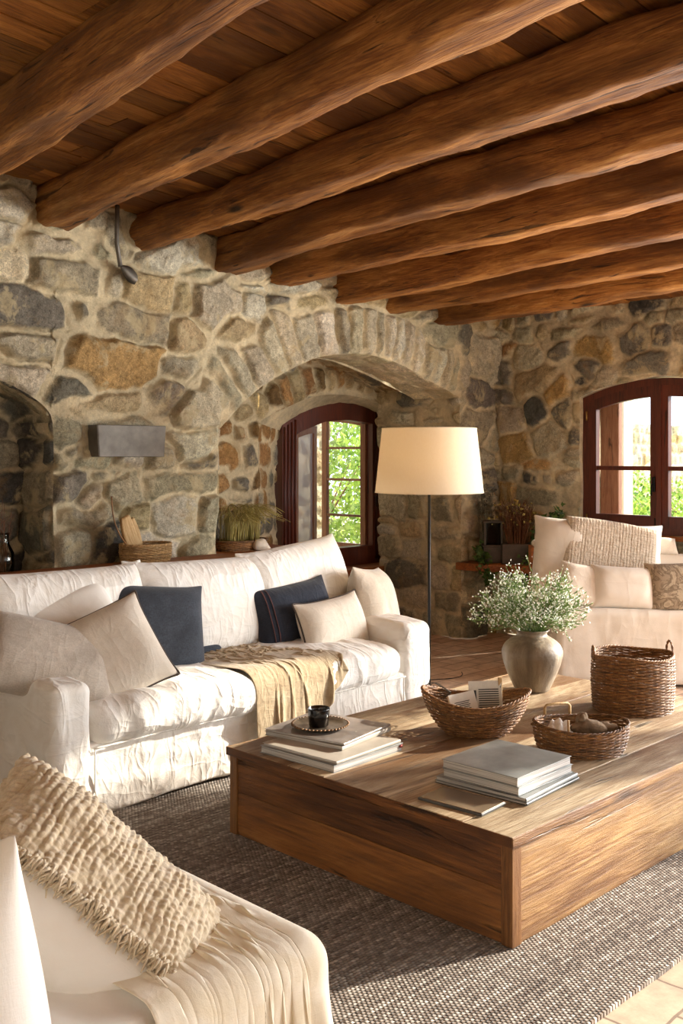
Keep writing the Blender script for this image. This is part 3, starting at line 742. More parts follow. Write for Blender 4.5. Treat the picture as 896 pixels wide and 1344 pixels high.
# beams
BEAMS = [(-5.2, ''), (-4.50, ''), (-3.83, ''), (-3.19, ''), (-2.66, ''), (-2.03, ''), (-1.46, ''), (-.87, '')]
BL = ['thick dark hewn ceiling beam crossing the upper left corner, nearest the viewer',
 'massive hewn beam whose rounded end meets the stone above the niche, second from left', 'hewn beam ending beside the grey pipe on the stone wall', 'hewn beam ending over the left foot of the stone arch ring',
 'hewn beam meeting the wall just left above the arch crown', 'hewn beam meeting the wall right over the arch crown', 'shorter-looking beam, second from the window wall', 'last hewn beam, nearest the window wall']
for i, (bx, _) in enumerate(BEAMS):
    L = 7.2; n = 420; kk = 56; wd, ht = (.19, .215) if i not in (0, 1) else (.22, .24)
    xs = np.linspace(-.25, L, n); kk = 56
    # rounded-square section walked evenly along its perimeter, corner radius varying along the log
    tq = np.arange(kk) / kk * 4; sd_ = np.floor(tq).astype(int); fr = (tq - sd_) * 2 - 1
    ux = np.choose(sd_, [fr, np.ones(kk), -fr, -np.ones(kk)]); uz = np.choose(sd_, [-np.ones(kk), fr, np.ones(kk), -fr])
    cor = .06 + .05 * vn(np.stack([xs * 1.4, xs * 0 + i * 3, xs * 0], -1), 9)
    QX = ux[None, :] * np.ones((n, 1)) * wd / 2; QZ = uz[None, :] * np.ones((n, 1)) * ht / 2; R_c = np.clip(cor[:, None], .02, .11)
    inx = np.clip(QX, -(wd / 2 - R_c), wd / 2 - R_c); inz = np.clip(QZ, -(ht / 2 - R_c), ht / 2 - R_c); dx_ = QX - inx; dz_ = QZ - inz; dl = np.hypot(dx_, dz_) + 1e-9
    cx = inx + dx_ / dl * R_c; cz = inz + dz_ / dl * R_c
    G = np.zeros((n, kk, 3)); G[..., 0] = xs[:, None]; G[..., 1] = cx; G[..., 2] = cz
    q = np.stack([G[..., 0] * 1.1, G[..., 1] * 5 + i * 9.1, G[..., 2] * 5], -1)
    d = .022 * fbm(q, 5, i, .65) + .010 * fbm(np.stack([G[..., 0] * 6, G[..., 1] * 12, G[..., 2] * 12 + i], -1), 3, i + 4) + .010 * (1 - 2 * np.abs(fbm(np.stack([G[..., 0] * 1.2, G[..., 1] * 9, G[..., 2] * 9 + i * 5], -1), 3, 2))) + .008 * vn(np.stack([G[..., 0] * 2.6, G[..., 1] * 14, G[..., 2] * 14 + i], -1), 3)
    lowf = np.stack([vn(np.stack([xs * .8, xs * 0 + i, xs * 0], -1), 5) * .022, vn(np.stack([xs * .8, xs * 0 + i, xs * 0], -1), 6) * .02], -1)
    rr_ = np.sqrt(G[..., 1] ** 2 + G[..., 2] ** 2) + 1e-6
    G[..., 1] += G[..., 1] / rr_ * d + lowf[:, 0][:, None]; G[..., 2] += G[..., 2] / rr_ * d + lowf[:, 1][:, None]
    mb = MB(); mb.grid(G, cv=True, rnd=.35 + .3 * ((i * 37) % 10) / 10)
    mb.f.append(tuple(range(kk))); mb.f.append(tuple((n - 1) * kk + j for j in range(kk))[::-1])
    o = mb.build('ceiling_beam', M['beam']); ang = math.atan2(-.9936, -.113)
    o.location = (bx + wd / 2, 0, ceil_z(bx) + ht / 2 - .01); o.rotation_euler = (0, 0, ang)
    tag(o, BL[i], 'beam', 'hewn wooden ceiling beams')
# ------------------------------------------------------------------ soft goods: small cloth solver
def _dc(A, i0, i1, axis, rest, k=1.0, wa=None):
    """project distance constraints between slices i0, i1 of A along axis"""
    a = A[i0]; b = A[i1]; d = b - a; L = np.linalg.norm(d, axis=-1, keepdims=True) + 1e-9
    c = d * ((L - rest) / L * .5 * k); A[i0] = a + c; A[i1] = b - c
def cloth_iter(A, dx, dy, shear=.6, bend=.15):
    for s0 in (0, 1):
        n = (A.shape[0] - s0) // 2 * 2; _dc(A, np.s_[s0:s0 + n:2], np.s_[s0 + 1:s0 + n + 1:2], 0, dx) if n >= 2 else None
    for s0 in (0, 1):
        m = (A.shape[1] - s0) // 2 * 2; _dc(A, np.s_[:, s0:s0 + m:2], np.s_[:, s0 + 1:s0 + m + 1:2], 1, dy) if m >= 2 else None
    dd = math.hypot(dx, dy)
    if shear:
        _dc(A, np.s_[:-1:2, :-1], np.s_[1::2, 1:], 0, dd, shear); _dc(A, np.s_[1:-1:2, :-1], np.s_[2::2, 1:], 0, dd, shear)
        _dc(A, np.s_[1::2, :-1], np.s_[:-1:2, 1:], 0, dd, shear); _dc(A, np.s_[2::2, :-1], np.s_[1:-1:2, 1:], 0, dd, shear)
    if bend:
        lap = np.zeros_like(A); lap[1:-1] += (A[2:] + A[:-2]) * .5 - A[1:-1]; lap[:, 1:-1] += (A[:, 2:] + A[:, :-2]) * .5 - A[:, 1:-1]
        A += lap * bend
PCACHE = {}
def pillow_grid(w, h, t, n=42, seed=0, press=.9, soft=.06, slump=.0, steps=110, wrinkle=.03):
    key = (w, h, t, n, seed, press, soft, slump)
    if key in PCACHE: return PCACHE[key]
    n = n // 2 * 2 + 1; m = max(9, int(n * h / w)) // 2 * 2 + 1
    x = np.linspace(-w / 2, w / 2, n); z = np.linspace(-h / 2, h / 2, m)
    X, Z = np.meshgrid(x, z, indexing='ij')
    prof = (1 - np.abs(2 * X / w) ** 2.4) * (1 - np.abs(2 * Z / h) ** 2.4)
    nz = fbm(np.stack([X * 9 + seed * 7, Z * 9, X * 0], -1), 3, seed) * .15
    A = np.stack([X, -prof * t * .3 * (1 + nz), Z], -1); B = np.stack([X, prof * t * .3 * (1 - nz), Z], -1)
    dx = w / (n - 1) * (1 + wrinkle); dy = h / (m - 1) * (1 + wrinkle); oa, ob = A.copy(), B.copy()
    def nrm(G):
        gu = np.gradient(G, axis=0); gv = np.gradient(G, axis=1); q = np.cross(gu, gv); return q / (np.linalg.norm(q, axis=-1, keepdims=True) + 1e-9)
    for it in range(steps):
        pa, pb = A.copy(), B.copy()
        P_ = press * .0022
        na = nrm(A); na = na * (-1 if na[n // 2, m // 2, 1] > 0 else 1); A = A + (A - oa) * .82 + na * P_
        B = B + (B - ob) * .82
        nb = nrm(B); nb = nb * (1 if nb[n // 2, m // 2, 1] > 0 else -1); B = B + nb * P_
        A[..., 2] -= slump * .0006; B[..., 2] -= slump * .0006
        # clamp the belly to the wanted thickness
        A[..., 1] = np.maximum(A[..., 1], -t * .5 - .1 * t * prof); B[..., 1] = np.minimum(B[..., 1], t * .5 + .1 * t * prof)
        for _ in range(4):
            cloth_iter(A, dx, dy, .5, soft); cloth_iter(B, dx, dy, .5, soft)
            for sl in (np.s_[0], np.s_[-1], np.s_[:, 0], np.s_[:, -1]):
                mid = (A[sl] + B[sl]) * .5; A[sl] = mid; B[sl] = mid
        oa, ob = pa, pb
    c = (A.reshape(-1, 3).mean(0) + B.reshape(-1, 3).mean(0)) / 2; A -= c; B -= c
    PCACHE[key] = (A, B); return A, B

def pillow_mb(w, h, t, M4=None, fn=None, **k):
    A, B = pillow_grid(w, h, t, **k)
    A = A.copy(); B = B.copy()
    if fn is not None: A, B = fn(A, -1), fn(B, 1)
    mb = MB()
    mb.grid(A, rnd=.5); mb.grid(B, rnd=.5, flip=True)
    return mb, A, B
def edge_loop(A):
    return np.concatenate([A[:, 0], A[-1, 1:], A[-2::-1, -1], A[0, -2:0:-1]])
def pillow(name, label, w, h, t, loc, rot, mat, cat='pillow', group=None, piping=None, pr=.006, extra=None, fn=None, **k):
    mb, A, B = pillow_mb(w, h, t, fn=fn, **k)
    if piping is None and extra is None:
        o = mb.build(name, mat, merge=True, subsurf=1); o.location = [float(q) for q in loc]; o.rotation_euler = rot
        return tag(o, label, cat, group)
    r = thing(name, label, cat, loc, rot, group)
    mb.build('pillow_cover', mat, r, merge=True, subsurf=1)
    if piping is not None:
        p = MB(); p.tube(edge_loop(A), pr, 6, closed=True, rnd=.5); o = p.build('piping', piping, r); o['label'] = 'dark stitched edging'
    if extra: extra(r, A, B)
    return r

# box sdf colliders
def sd_rbox(p, a, b, r):
    c = (np.array(a) + np.array(b)) / 2; h = (np.array(b) - np.array(a)) / 2 - r
    q = p - c; e = np.abs(q) - h; out = np.maximum(e, 0); L = np.linalg.norm(out, axis=-1)
    ins = np.minimum(e.max(-1), 0); d = L + ins - r
    g_ = np.where((L > 1e-9)[..., None], out / (L[..., None] + 1e-9), (e == e.max(-1, keepdims=True)).astype(float)) * np.sign(q)
    return d, g_
def drape(A, dx, dy, boxes, steps=120, grav=.0011, thick=.008, fric=.6, soft=.05, pin=None, iters=5, floor=0.0):
    old = A.copy(); p0 = A.copy()
    for it in range(steps):
        prev = A.copy(); v = np.clip((A - old) * .93, -.03, .03); A = A + v; A[..., 2] -= grav
        for _ in range(iters):
            cloth_iter(A, dx, dy, .35, soft)
            for (a, b, r) in boxes:
                d, g_ = sd_rbox(A, a, b, r); pen = thick - d; m_ = pen > 0
                A = A + np.where(m_[..., None], g_ * pen[..., None], 0)
                if _ == iters - 1:
                    tm = (A - prev); tn = (tm * g_).sum(-1, keepdims=True) * g_; A = A - np.where(m_[..., None], (tm - tn) * fric, 0)
            A[..., 2] = np.maximum(A[..., 2], floor + thick)
            if pin is not None: A[pin] = p0[pin]
        old = prev
    return A
def cloth_obj(name, A, mat, th=.004, parent=None, sub=1):
    mb = MB(); mb.grid(A, rnd=.5); o = mb.build(name, mat, parent)
    s = o.modifiers.new('t', 'SOLIDIFY'); s.thickness = th; s.offset = 0
    if sub: m = o.modifiers.new('s', 'SUBSURF'); m.levels = m.render_levels = sub
    return o

def linen_fn(seed, amp=.006, stretch=(1, 1, 1), f=7):
    def fn(G, N):
        p = G * np.array(stretch) * f + seed * 5.3
        d = amp * (1 - np.abs(fbm(p, 3, seed)) * 2.6) + amp * .9 * (1 - np.abs(fbm(p * np.array([2.6, 1.7, 2.1]), 3, seed + 3)) * 2.4)
        return G + N * d[..., None]
    return fn

# ------------------------------------------------------------------ sofa 1 (long white sofa)
SX0, SX1, SY0, SY1 = -5.29, -2.80, -1.61, -.56
sofa = thing('sofa', 'long white slipcovered sofa in front of the stone arch wall', 'sofa', (-4.05, -1.1, 0))
def loc(a): return np.array(a, float) - np.array([-4.05, -1.1, 0])
sk = lambda s, a=.006: linen_fn(s, a)
def skirt_fn(seed):
    def fn(G, N):
        z = G[..., 2]
        hor = .012 * (1 - np.abs(vn(np.stack([G[..., 0] * 2.3 + G[..., 1] * 2, z * 17 + .8 * vn(G * 3, 3), G[..., 1] * 0 + seed], -1), seed)) * 2) * sstep(.34, .12, z)
        d = .007 * fbm(G * 8, 3, seed) + hor
        G = G + N * d[..., None]
        # cover narrows a touch at the seam and flares to the hem
        fl = .018 * sstep(.25, 0, z); G[..., :2] += N[..., :2] * fl[..., None]
        return G
    return fn
rbox(loc((SX0 + .01, SY0 + .02, .015)), loc((SX1 - .01, SY1, .335)), .03, .02, skirt_fn(1)).build('base_skirt', M['white'], sofa, merge=True)
rbox(loc((SX0 + .1, -.76, .25)), loc((SX1 - .1, SY1, .80)), .06, .03, sk(2)).build('backrest', M['white'], sofa, merge=True)
def arm_fn(seed):
    def fn(G, N):
        z = G[..., 2]
        G = G + N * (.007 * fbm(G * 6, 3, seed) + .008 * (1 - np.abs(fbm(G * np.array([3, 3, 9]), 2, seed + 1)) * 2.5) * sstep(.5, .2, z))[..., None]
        G[..., 2] += .014 * np.cos(G[..., 1] * 5) * sstep(.4, .6, z)
        return G
    return fn
rbox(loc((SX0, SY0, .02)), loc((SX0 + .19, SY1 + .02, .615)), .045, .022, arm_fn(4)).build('armrest', M['white'], sofa, merge=True)
rbox(loc((SX1 - .25, SY0, .02)), loc((SX1, SY1 + .02, .62)), .055, .022, arm_fn(5)).build('armrest', M['white'], sofa, merge=True)
def seat_fn(seed, x0, x1):
    def fn(G, N):
        W_ = G + np.array([-4.05, -1.1, 0]); u = (W_[..., 0] - (x0 + x1) / 2) / ((x1 - x0) / 2)
        crown = .035 * (1 - u ** 2) * sstep(.4, .47, W_[..., 2]); edge = sstep(-1.35, -1.66, W_[..., 1])
        d = .009 * fbm(G * np.array([9, 5, 7]), 3, seed) + .011 * (1 - np.abs(fbm(np.stack([G[..., 0] * 7 + G[..., 1] * 3, G[..., 1] * 3 - G[..., 0] * 2, G[..., 2] * 4], -1), 2, seed + 1)) * 2.6)
        G = G + N * d[..., None]; G[..., 2] += crown - .02 * edge * sstep(.42, .5, W_[..., 2])
        G[..., 1] -= .03 * (1 - u ** 4) * edge
        return G
    return fn
for i, (a, b) in enumerate(((SX0 + .20, -4.045), (-4.035, SX1 - .255))):
    rbox(loc((a, SY0 - .01, .31)), loc((b, -.78, .495)), .08, .016, seat_fn(11 + i * 5, a, b)).build('seat_cushion', M['white'], sofa, merge=True)
p = MB()
for (a, b) in ((SX0 + .19, SX1 - .25),):
    xs = np.linspace(a, b, 60); p.tube(np.stack([xs, xs * 0 + SY0 - .004, xs * 0 + .318 + .003 * np.sin(xs * 9)], -1) - np.array([-4.05, -1.1, 0]), .005, 6)
for x in (SX0 + .2, SX1 - .26):
    zs = np.linspace(.03, .31, 12); p.tube(np.stack([zs * 0 + x, zs * 0 + SY0 + .002 - .018 * (zs < .12), zs], -1) - np.array([-4.05, -1.1, 0]), .004, 5)
p.build('seam', M['white'], sofa)

# back cushions (loose, white)
G_ = 'loose white back cushions of the long sofa'
pillow('back_cushion', 'big white back cushion at the left end of the long sofa', .90, .58, .26, (-4.86, -.94, .74), (math.radians(-12), 0, math.radians(-1)), M['white'], 'cushion', G_, n=66, seed=1, soft=.03)
pillow('back_cushion', 'big white back cushion behind the slate blue pillow', .90, .57, .26, (-4.01, -.94, .735), (math.radians(-14), math.radians(1), math.radians(2)), M['white'], 'cushion', G_, n=66, seed=2, soft=.03)
pillow('back_cushion', 'white back cushion with a raised pointed corner, behind the navy pillow', .78, .56, .22, (-3.26, -.93, .765), (math.radians(-16), math.radians(-5), math.radians(4)), M['white'], 'cushion', G_, n=66, seed=3, soft=.03)

def at_sofa(u, v, y): return P(u, v, y=y)
pillow('throw_pillow', 'square slate blue wool pillow leaning at the middle of the long sofa', .50, .48, .18, at_sofa(206, 829, -1.13), (math.radians(-22), math.radians(5), math.radians(-16)), M['slate'], 'pillow', seed=4, piping=None)
pillow('throw_pillow', 'second slate blue pillow, mostly hidden behind the square slate one', .42, .38, .14, at_sofa(246, 842, -1.02), (math.radians(-18), math.radians(12), math.radians(-4)), M['slate'], 'pillow', seed=5)
pillow('throw_pillow', 'pale square linen pillow with dark piping by the left armrest', .43, .43, .17, at_sofa(147, 858, -1.36), (math.radians(-30), math.radians(-23), math.radians(-20)), M['lin_pale'], 'pillow', seed=6, piping=M['piping'])
pillow('throw_pillow', 'striped greige linen pillow slumped over the left armrest', .62, .44, .18, at_sofa(62, 866, -1.28), (math.radians(-48), math.radians(16), math.radians(-22)), M['lin_grey'], 'pillow', seed=7)
pillow('throw_pillow', 'white pillow lying behind the two pale pillows near the left armrest', .52, .42, .16, at_sofa(92, 826, -1.08), (math.radians(-40), math.radians(-14), math.radians(-6)), M['white2'], 'pillow', seed=8)
pillow('lumbar_pillow', 'wide navy linen lumbar pillow with woven stripes', .56, .38, .15, at_sofa(385, 806, -1.10), (math.radians(-18), math.radians(-5), math.radians(-2)), M['navy'], 'pillow', seed=9,
       extra=lambda r, A, B: [tag(MB().tube(A[i, 2:-2] + np.array([0, -.004, 0]), .0028, 5).build('woven_stripe', M['print_red'], r), 'faint red-brown stripe') for i in (6, 8)])
pillow('lumbar_pillow', 'small off-white linen lumbar pillow with dark frayed edges', .50, .31, .15, at_sofa(436, 818, -1.27), (math.radians(-20), math.radians(-4), math.radians(2)), M['lin_pale'], 'pillow', seed=10, piping=M['piping'])
pillow('throw_pillow', 'square beige linen pillow against the right armrest of the long sofa', .52, .50, .20, at_sofa(491, 798, -1.14), (math.radians(-14), math.radians(6), math.radians(26)), M['lin_beige'], 'pillow', seed=11)

# tan linen throw over the gap of the seat cushions
nx, ny = 74, 92
bx = [((SX0 + .2, SY0 - .03, .02), (SX1 - .2, -.6, .515), .09)]
u_ = np.linspace(0, 1, nx); v_ = np.linspace(0, 1, ny); U, V = np.meshgrid(u_, v_, indexing='ij')
Wd, Ln = .95, 1.15
X = -4.05 + (U - .5) * (.46 + .12 * V) + .20 * V - .02 + .03 * np.sin(V * 9); Y = -.95 - .80 * V + .05 * np.sin(U * 9) - .10 * U * V * 0 + .16 * (U - .5) * V
Z = .56 + .045 * (1 + np.sin(U * 2 * PI * 3.2 + V * 7 + 1.8 * np.sin(V * 6))) + .03 * np.sin(V * 19 + U * 8) + .04 * fbm(np.stack([U * 5, V * 6, U * 0], -1), 3, 4)
A = np.stack([X, Y, Z], -1)
A = drape(A, Wd / (nx - 1), Ln / (ny - 1), bx, 110, soft=.03, fric=.75, thick=.012)
o = cloth_obj('throw_blanket', A, M['tan'], .004); tag(o, 'crumpled tan linen throw spilling over the front of the long sofa', 'blanket')

# ------------------------------------------------------------------ sofa 3 (foreground chaise)
CX1, CY0, CZ = -5.88, -3.86, .50
ch = thing('chaise', 'white upholstered seat in the lower left foreground', 'sofa', (-6.75, -3.0, 0))
def lc(a): return np.array(a, float) - np.array([-6.75, -3.0, 0])
rbox(lc((-7.6, CY0, .015)), lc((CX1, -2.1, .30)), .04, .03, linen_fn(21)).build('base_skirt', M['white2'], ch, merge=True)
rbox(lc((-7.6, CY0 - .01, .295)), lc((CX1 + .01, -2.1, CZ)), .06, .022, linen_fn(22, .007)).build('seat_cushion', M['white2'], ch, merge=True)
rbox(lc((-7.62, -2.35, .1)), lc((-7.3, -2.1, .75)), .06, .04, linen_fn(23)).build('backrest', M['white2'], ch, merge=True)
# white pillow at the left edge, knit-fronted pillow leaning on it
def camrot(yaw=0): return -PI / 4 + yaw
pw = CW(-.80, 1.86, .70)
pillow('large_pillow', 'large plain white pillow cut off by the lower left edge of the view', .66, .56, .26, CW(-.775, 1.76, .585), (math.radians(-10), math.radians(-20), camrot(-.35)), M['white2'], 'pillow', seed=14, n=40, soft=.08)
def knit_extra(r, A, B):
    # chunky knit cover on the upper face (side B), ending in a frayed fringe near the near edge
    n, m = B.shape[:2]
    G = B[:, :int(m * .74)][:, ::-1].copy()
    # resample finer
    def res(G, k):
        i = np.linspace(0, G.shape[0] - 1, G.shape[0] * k); j = np.linspace(0, G.shape[1] - 1, G.shape[1] * k)
        i0 = np.minimum(i.astype(int), G.shape[0] - 2); j0 = np.minimum(j.astype(int), G.shape[1] - 2); fi = (i - i0)[:, None, None]; fj = (j - j0)[None, :, None]
        a = G[i0][:, j0]; b = G[i0 + 1][:, j0]; c = G[i0][:, j0 + 1]; d = G[i0 + 1][:, j0 + 1]
        return a * (1 - fi) * (1 - fj) + b * fi * (1 - fj) + c * (1 - fi) * fj + d * fi * fj
    G = res(G, 6)
    gu = np.gradient(G, axis=0); gv = np.gradient(G, axis=1); N = np.cross(gu, gv); N /= np.linalg.norm(N, axis=-1, keepdims=True) + 1e-9
    if N[G.shape[0] // 2, G.shape[1] // 2, 1] < 0: N = -N
    x, z = G[..., 0], G[..., 2]
    wx = x + .012 * fbm(G * 14, 2, 3); wz = z + .012 * fbm(G * 14, 2, 4)
    rows = np.abs(np.sin(wx / .019 * PI)) ** .6 * (.5 + .5 * np.abs(np.sin(wz / .016 * PI + np.floor(wx / .019) * PI / 2)))
    lump = .5 + .5 * fbm(G * 26, 3, 6)
    edge = np.minimum(1, np.minimum(np.arange(G.shape[1])[None] / 5., 1.0)) * np.ones((G.shape[0], 1))
    G = G + N * ((.015 + .013 * rows * lump + .006 * fbm(G * 60, 2, 8) + .012 * fbm(G * 9, 2, 12)) * edge)[..., None]
    mb = MB(); mb.grid(G, rnd=.5, flip=True); o = mb.build('knit_panel', M['knit'], r); o['label'] = 'chunky cream knitted panel'
    # fringe
    f = MB(); rr = random.Random(5)
    for i in list(range(6, G.shape[0] - 4)) * 2:
        jj = rr.randint(1, 8); p0 = G[i, jj]; nn = N[i, jj]; L = rr.uniform(.008, .030)
        dr = np.array([rr.uniform(-.7, .7), 0, 1.0]); t = np.linspace(0, 1, 4)[:, None]
        f.tube(p0 + nn * .005 + dr * L * t + nn * (-.012 * t ** 2), np.linspace(.0040, .0014, 4), 5)
    f.build('fringe', M['knit'], r)['kind'] = 'stuff'
pillow('knit_pillow', 'cream pillow with a chunky knitted front and frayed fringe, lower left foreground', .64, .46, .21, CW(-.56, 2.26, .58), (math.radians(114), math.radians(42), camrot(.10)), M['white2'], 'pillow', seed=15, n=40, extra=knit_extra)

# cream muslin throw over the corner of the foreground seat
nx, ny = 110, 116
u_ = np.linspace(0, 1, nx); v_ = np.linspace(0, 1, ny); U, V = np.meshgrid(u_, v_, indexing='ij')
Wd, Ln = 1.30, 1.50
X = -6.27 + U * .52 - .10 * (1 - V) * (1 - U); Y = -2.85 - V * 1.47
Z = CZ + .04 + .055 * (1 + np.sin(U * 2 * PI * 4.5 + 1.2 * np.sin(V * 4))) + .015 * np.sin(V * 11 + U * 6)
A = np.stack([X + .03 * np.sin(V * 5), Y, Z], -1)
bx = [((-7.6, CY0 - .02, .01), (CX1 + .02, -2.1, CZ + .01), .065)]
A = drape(A, Wd / (nx - 1), Ln / (ny - 1), bx, 90, soft=.06, fric=.9, thick=.010)
o = cloth_obj('muslin_throw', A, M['cream'], .003); tag(o, 'cream muslin throw with long folds hanging over the foreground seat corner', 'blanket')

# ------------------------------------------------------------------ sofa 2 (beneath the window)
S2L = CW(1.49, 7.06, 0); s2rot = -PI / 4 - math.radians(6)
s2 = thing('window_sofa', 'sand coloured sofa below the window, seen at the right edge', 'sofa', S2L, (0, 0, s2rot))
def s2f(seed): return linen_fn(seed, .005, f=4)
rbox((0, 0, .02), (1.55, .80, .525), .05, .03, s2f(31)).build('seat_base', M['s2'], s2, merge=True)
rbox((.30, .62, .45), (1.55, .84, .845), .07, .03, s2f(32)).build('backrest', M['s2'], s2, merge=True)
rbox((-.10, .55, .42), (-.02, .88, .93), .02, .04, s2f(34)).build('side_cover', M['white2'], s2, merge=True)
mbp = MB(); mbp.box((-.135, .56, .50), (-.105, .80, .90)); mbp.build('wooden_end_panel', M['shelf'], s2, smooth=False)
Ms2 = np.array(Matrix.Translation(Vector(S2L)) @ Euler((0, 0, s2rot)).to_matrix().to_4x4())
def s2p(x, y, z): return (Ms2 @ np.array([x, y, z, 1]))[:3]
R_ = math.radians
pillow('back_cushion', 'tall beige cushion standing at the left end of the window sofa', .44, .60, .22, s2p(.09, .50, .80), (R_(-6), R_(4), s2rot - .2), M['s2'], 'cushion', seed=17, soft=.09)
pillow('back_cushion', 'white back cushion under the knitted throw on the window sofa', .60, .40, .18, s2p(.53, .62, .895), (R_(-16), R_(4), s2rot + .05), M['white2'], 'cushion', seed=18)
nx, ny = 50, 50
u_ = np.linspace(-.5, .5, nx); U, V = np.meshgrid(u_, u_, indexing='ij')
def kn(G, s_=1):
    d = .006 * np.abs(np.sin(G[..., 0] / .022 * PI)) ** .7 * (.4 + .6 * np.abs(np.sin(G[..., 2] / .02 * PI)))
    G = G.copy(); G[..., 1] += -d if s_ < 0 else d; return G
pillow('knitted_cushion', 'grey-beige knitted cushion piled on top at the window sofa', .46, .33, .12, s2p(.415, .44, .86), (R_(-16), R_(9), s2rot + .05), M['knit_g'], 'pillow', seed=19, n=110, steps=60, fn=kn)
pillow('throw_pillow', 'plain off-white pillow at the left front of the window sofa', .34, .30, .13, s2p(.215, .17, .665), (R_(-24), R_(10), s2rot + .1), M['lin_pale'], 'pillow', seed=20)
pillow('throw_pillow', 'smooth pinkish white pillow in the middle front of the window sofa', .42, .31, .14, s2p(.47, .14, .665), (R_(-22), R_(2), s2rot), M['s2'], 'pillow', seed=21)
pillow('throw_pillow', 'brown and beige patterned pillow at the right edge of the view', .42, .34, .14, s2p(.845, .13, .675), (R_(-20), R_(-3), s2rot - .05), M['patt'], 'pillow', seed=22)
pillow('bolster', 'pale beige bolster lying on the back of the window sofa', .34, .17, .12, s2p(.78, .74, .905), (R_(-50), 0, s2rot), M['lin_pale'], 'cushion', seed=23)
# ------------------------------------------------------------------ rug, coffee table
rg = MB()
xs = np.arange(-7.4, -2.42, .03); ys = np.arange(-4.0, -1.25, .03)
X, Y = np.meshgrid(xs, ys, indexing='ij'); Z = .014 + .0025 * fbm(np.stack([X * 2, Y * 2, X * 0], -1), 3, 3)
ed = .006 * vn(np.stack([xs * 9, xs * 0, xs * 0], -1), 2); Y[:, 0] += ed; Y[:, -1] += ed
rg.grid(np.stack([X, Y, Z], -1))
n_, m_ = X.shape
for sl in (np.s_[:, 0], np.s_[-1], np.s_[:, -1], np.s_[0]):
    e_ = np.stack([X[sl], Y[sl], Z[sl]], -1); b_ = e_.copy(); b_[:, 2] = .001; rg.grid(np.stack([e_, b_], 0))
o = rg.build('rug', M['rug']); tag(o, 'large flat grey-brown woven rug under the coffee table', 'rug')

TX0, TX1, TY0, TY1, TH = -4.787, -2.63, -3.60, -2.165, .376
T0 = np.array([-3.7, -2.9, 0])
tb = thing('coffee_table', 'large low chest-like coffee table of reclaimed wood on the rug', 'table', T0)
def bboard(mb, a, b, rnd, wob=.0015, bev=.0025, step=.05, seed=0):
    def fn(G, N):
        return G + N * (wob * fbm(G * np.array([6, 6, 6]) + seed, 3, seed))[..., None]
    m = rbox(np.array(a) - T0, np.array(b) - T0, bev, step, fn, rnd); 
    mb.v += m.v; mb.f += [tuple(i + mb.n for i in f) for f in m.f]; mb.r += m.r; mb.n += m.n
top = MB(); y = TY0 - .006; i = 0
for w in (.20, .235, .19, .24, .21, .24, .132):
    y2 = min(y + w, TY1 + .006)
    cut = -3.75 + .5 * ((i * 7) % 5 - 2) * .5
    dz = .0015 * ((i * 5) % 3 - 1)
    bboard(top, (TX0 - .008, y + .0012, TH - .034), (TX1 + .008, y2 - .0012, TH + dz), .12 + .76 * ((i * 0.37) % 1), seed=i); y = y2; i += 1
top.build('tabletop', M['ttop'], tb, merge=False, autosmooth=40)
for (x0, x1) in ((TX0 - .0125, TX0 - .008), (TX1 + .008, TX1 + .0125)):
    m = MB(); bboard(m, (x0, TY0 - .008, TH - .035), (x1, TY1 + .008, TH - .001), .4, seed=15); m.build('edge_band', M['tsidey'], tb, autosmooth=40)
for (y0, y1) in ((TY0 - .011, TY0 - .006), (TY1 + .006, TY1 + .011)):
    m = MB(); bboard(m, (TX0 - .0125, y0, TH - .035), (TX1 + .0125, y1, TH - .001), .4, seed=16); m.build('edge_band', M['tside'], tb, autosmooth=40)
for (nm, y0, y1) in (('front', TY0, TY0 + .03), ('back', TY1 - .03, TY1)):
    m = MB(); z = .016
    bboard(m, (TX0 + .012, y0 + (.004 if nm == 'front' else 0), .016), (TX1 - .012, y1 - (0 if nm == 'front' else .004), TH - .035), .62, seed=9)
    m.build('side_panel', M['tside'], tb, autosmooth=40)
for (x0, x1) in ((TX0 + .006, TX0 + .03), (TX1 - .03, TX1 - .006)):
    m = MB(); bboard(m, (x0, TY0 + .045, .016), (x1, TY1 - .03, .19), .3, seed=12); bboard(m, (x0, TY0 + .045, .1915), (x1, TY1 - .03, TH - .035), .55, seed=13)
    m.build('end_panel', M['tsidey'], tb, autosmooth=40)
for x in (TX0, TX1 - .05):
    for y in (TY0, TY1 - .045):
        m = MB(); bboard(m, (x, y, .015), (x + .05, y + .045, TH - .0345), .4, seed=14); m.build('corner_post', M['wood_v'], tb, autosmooth=40)

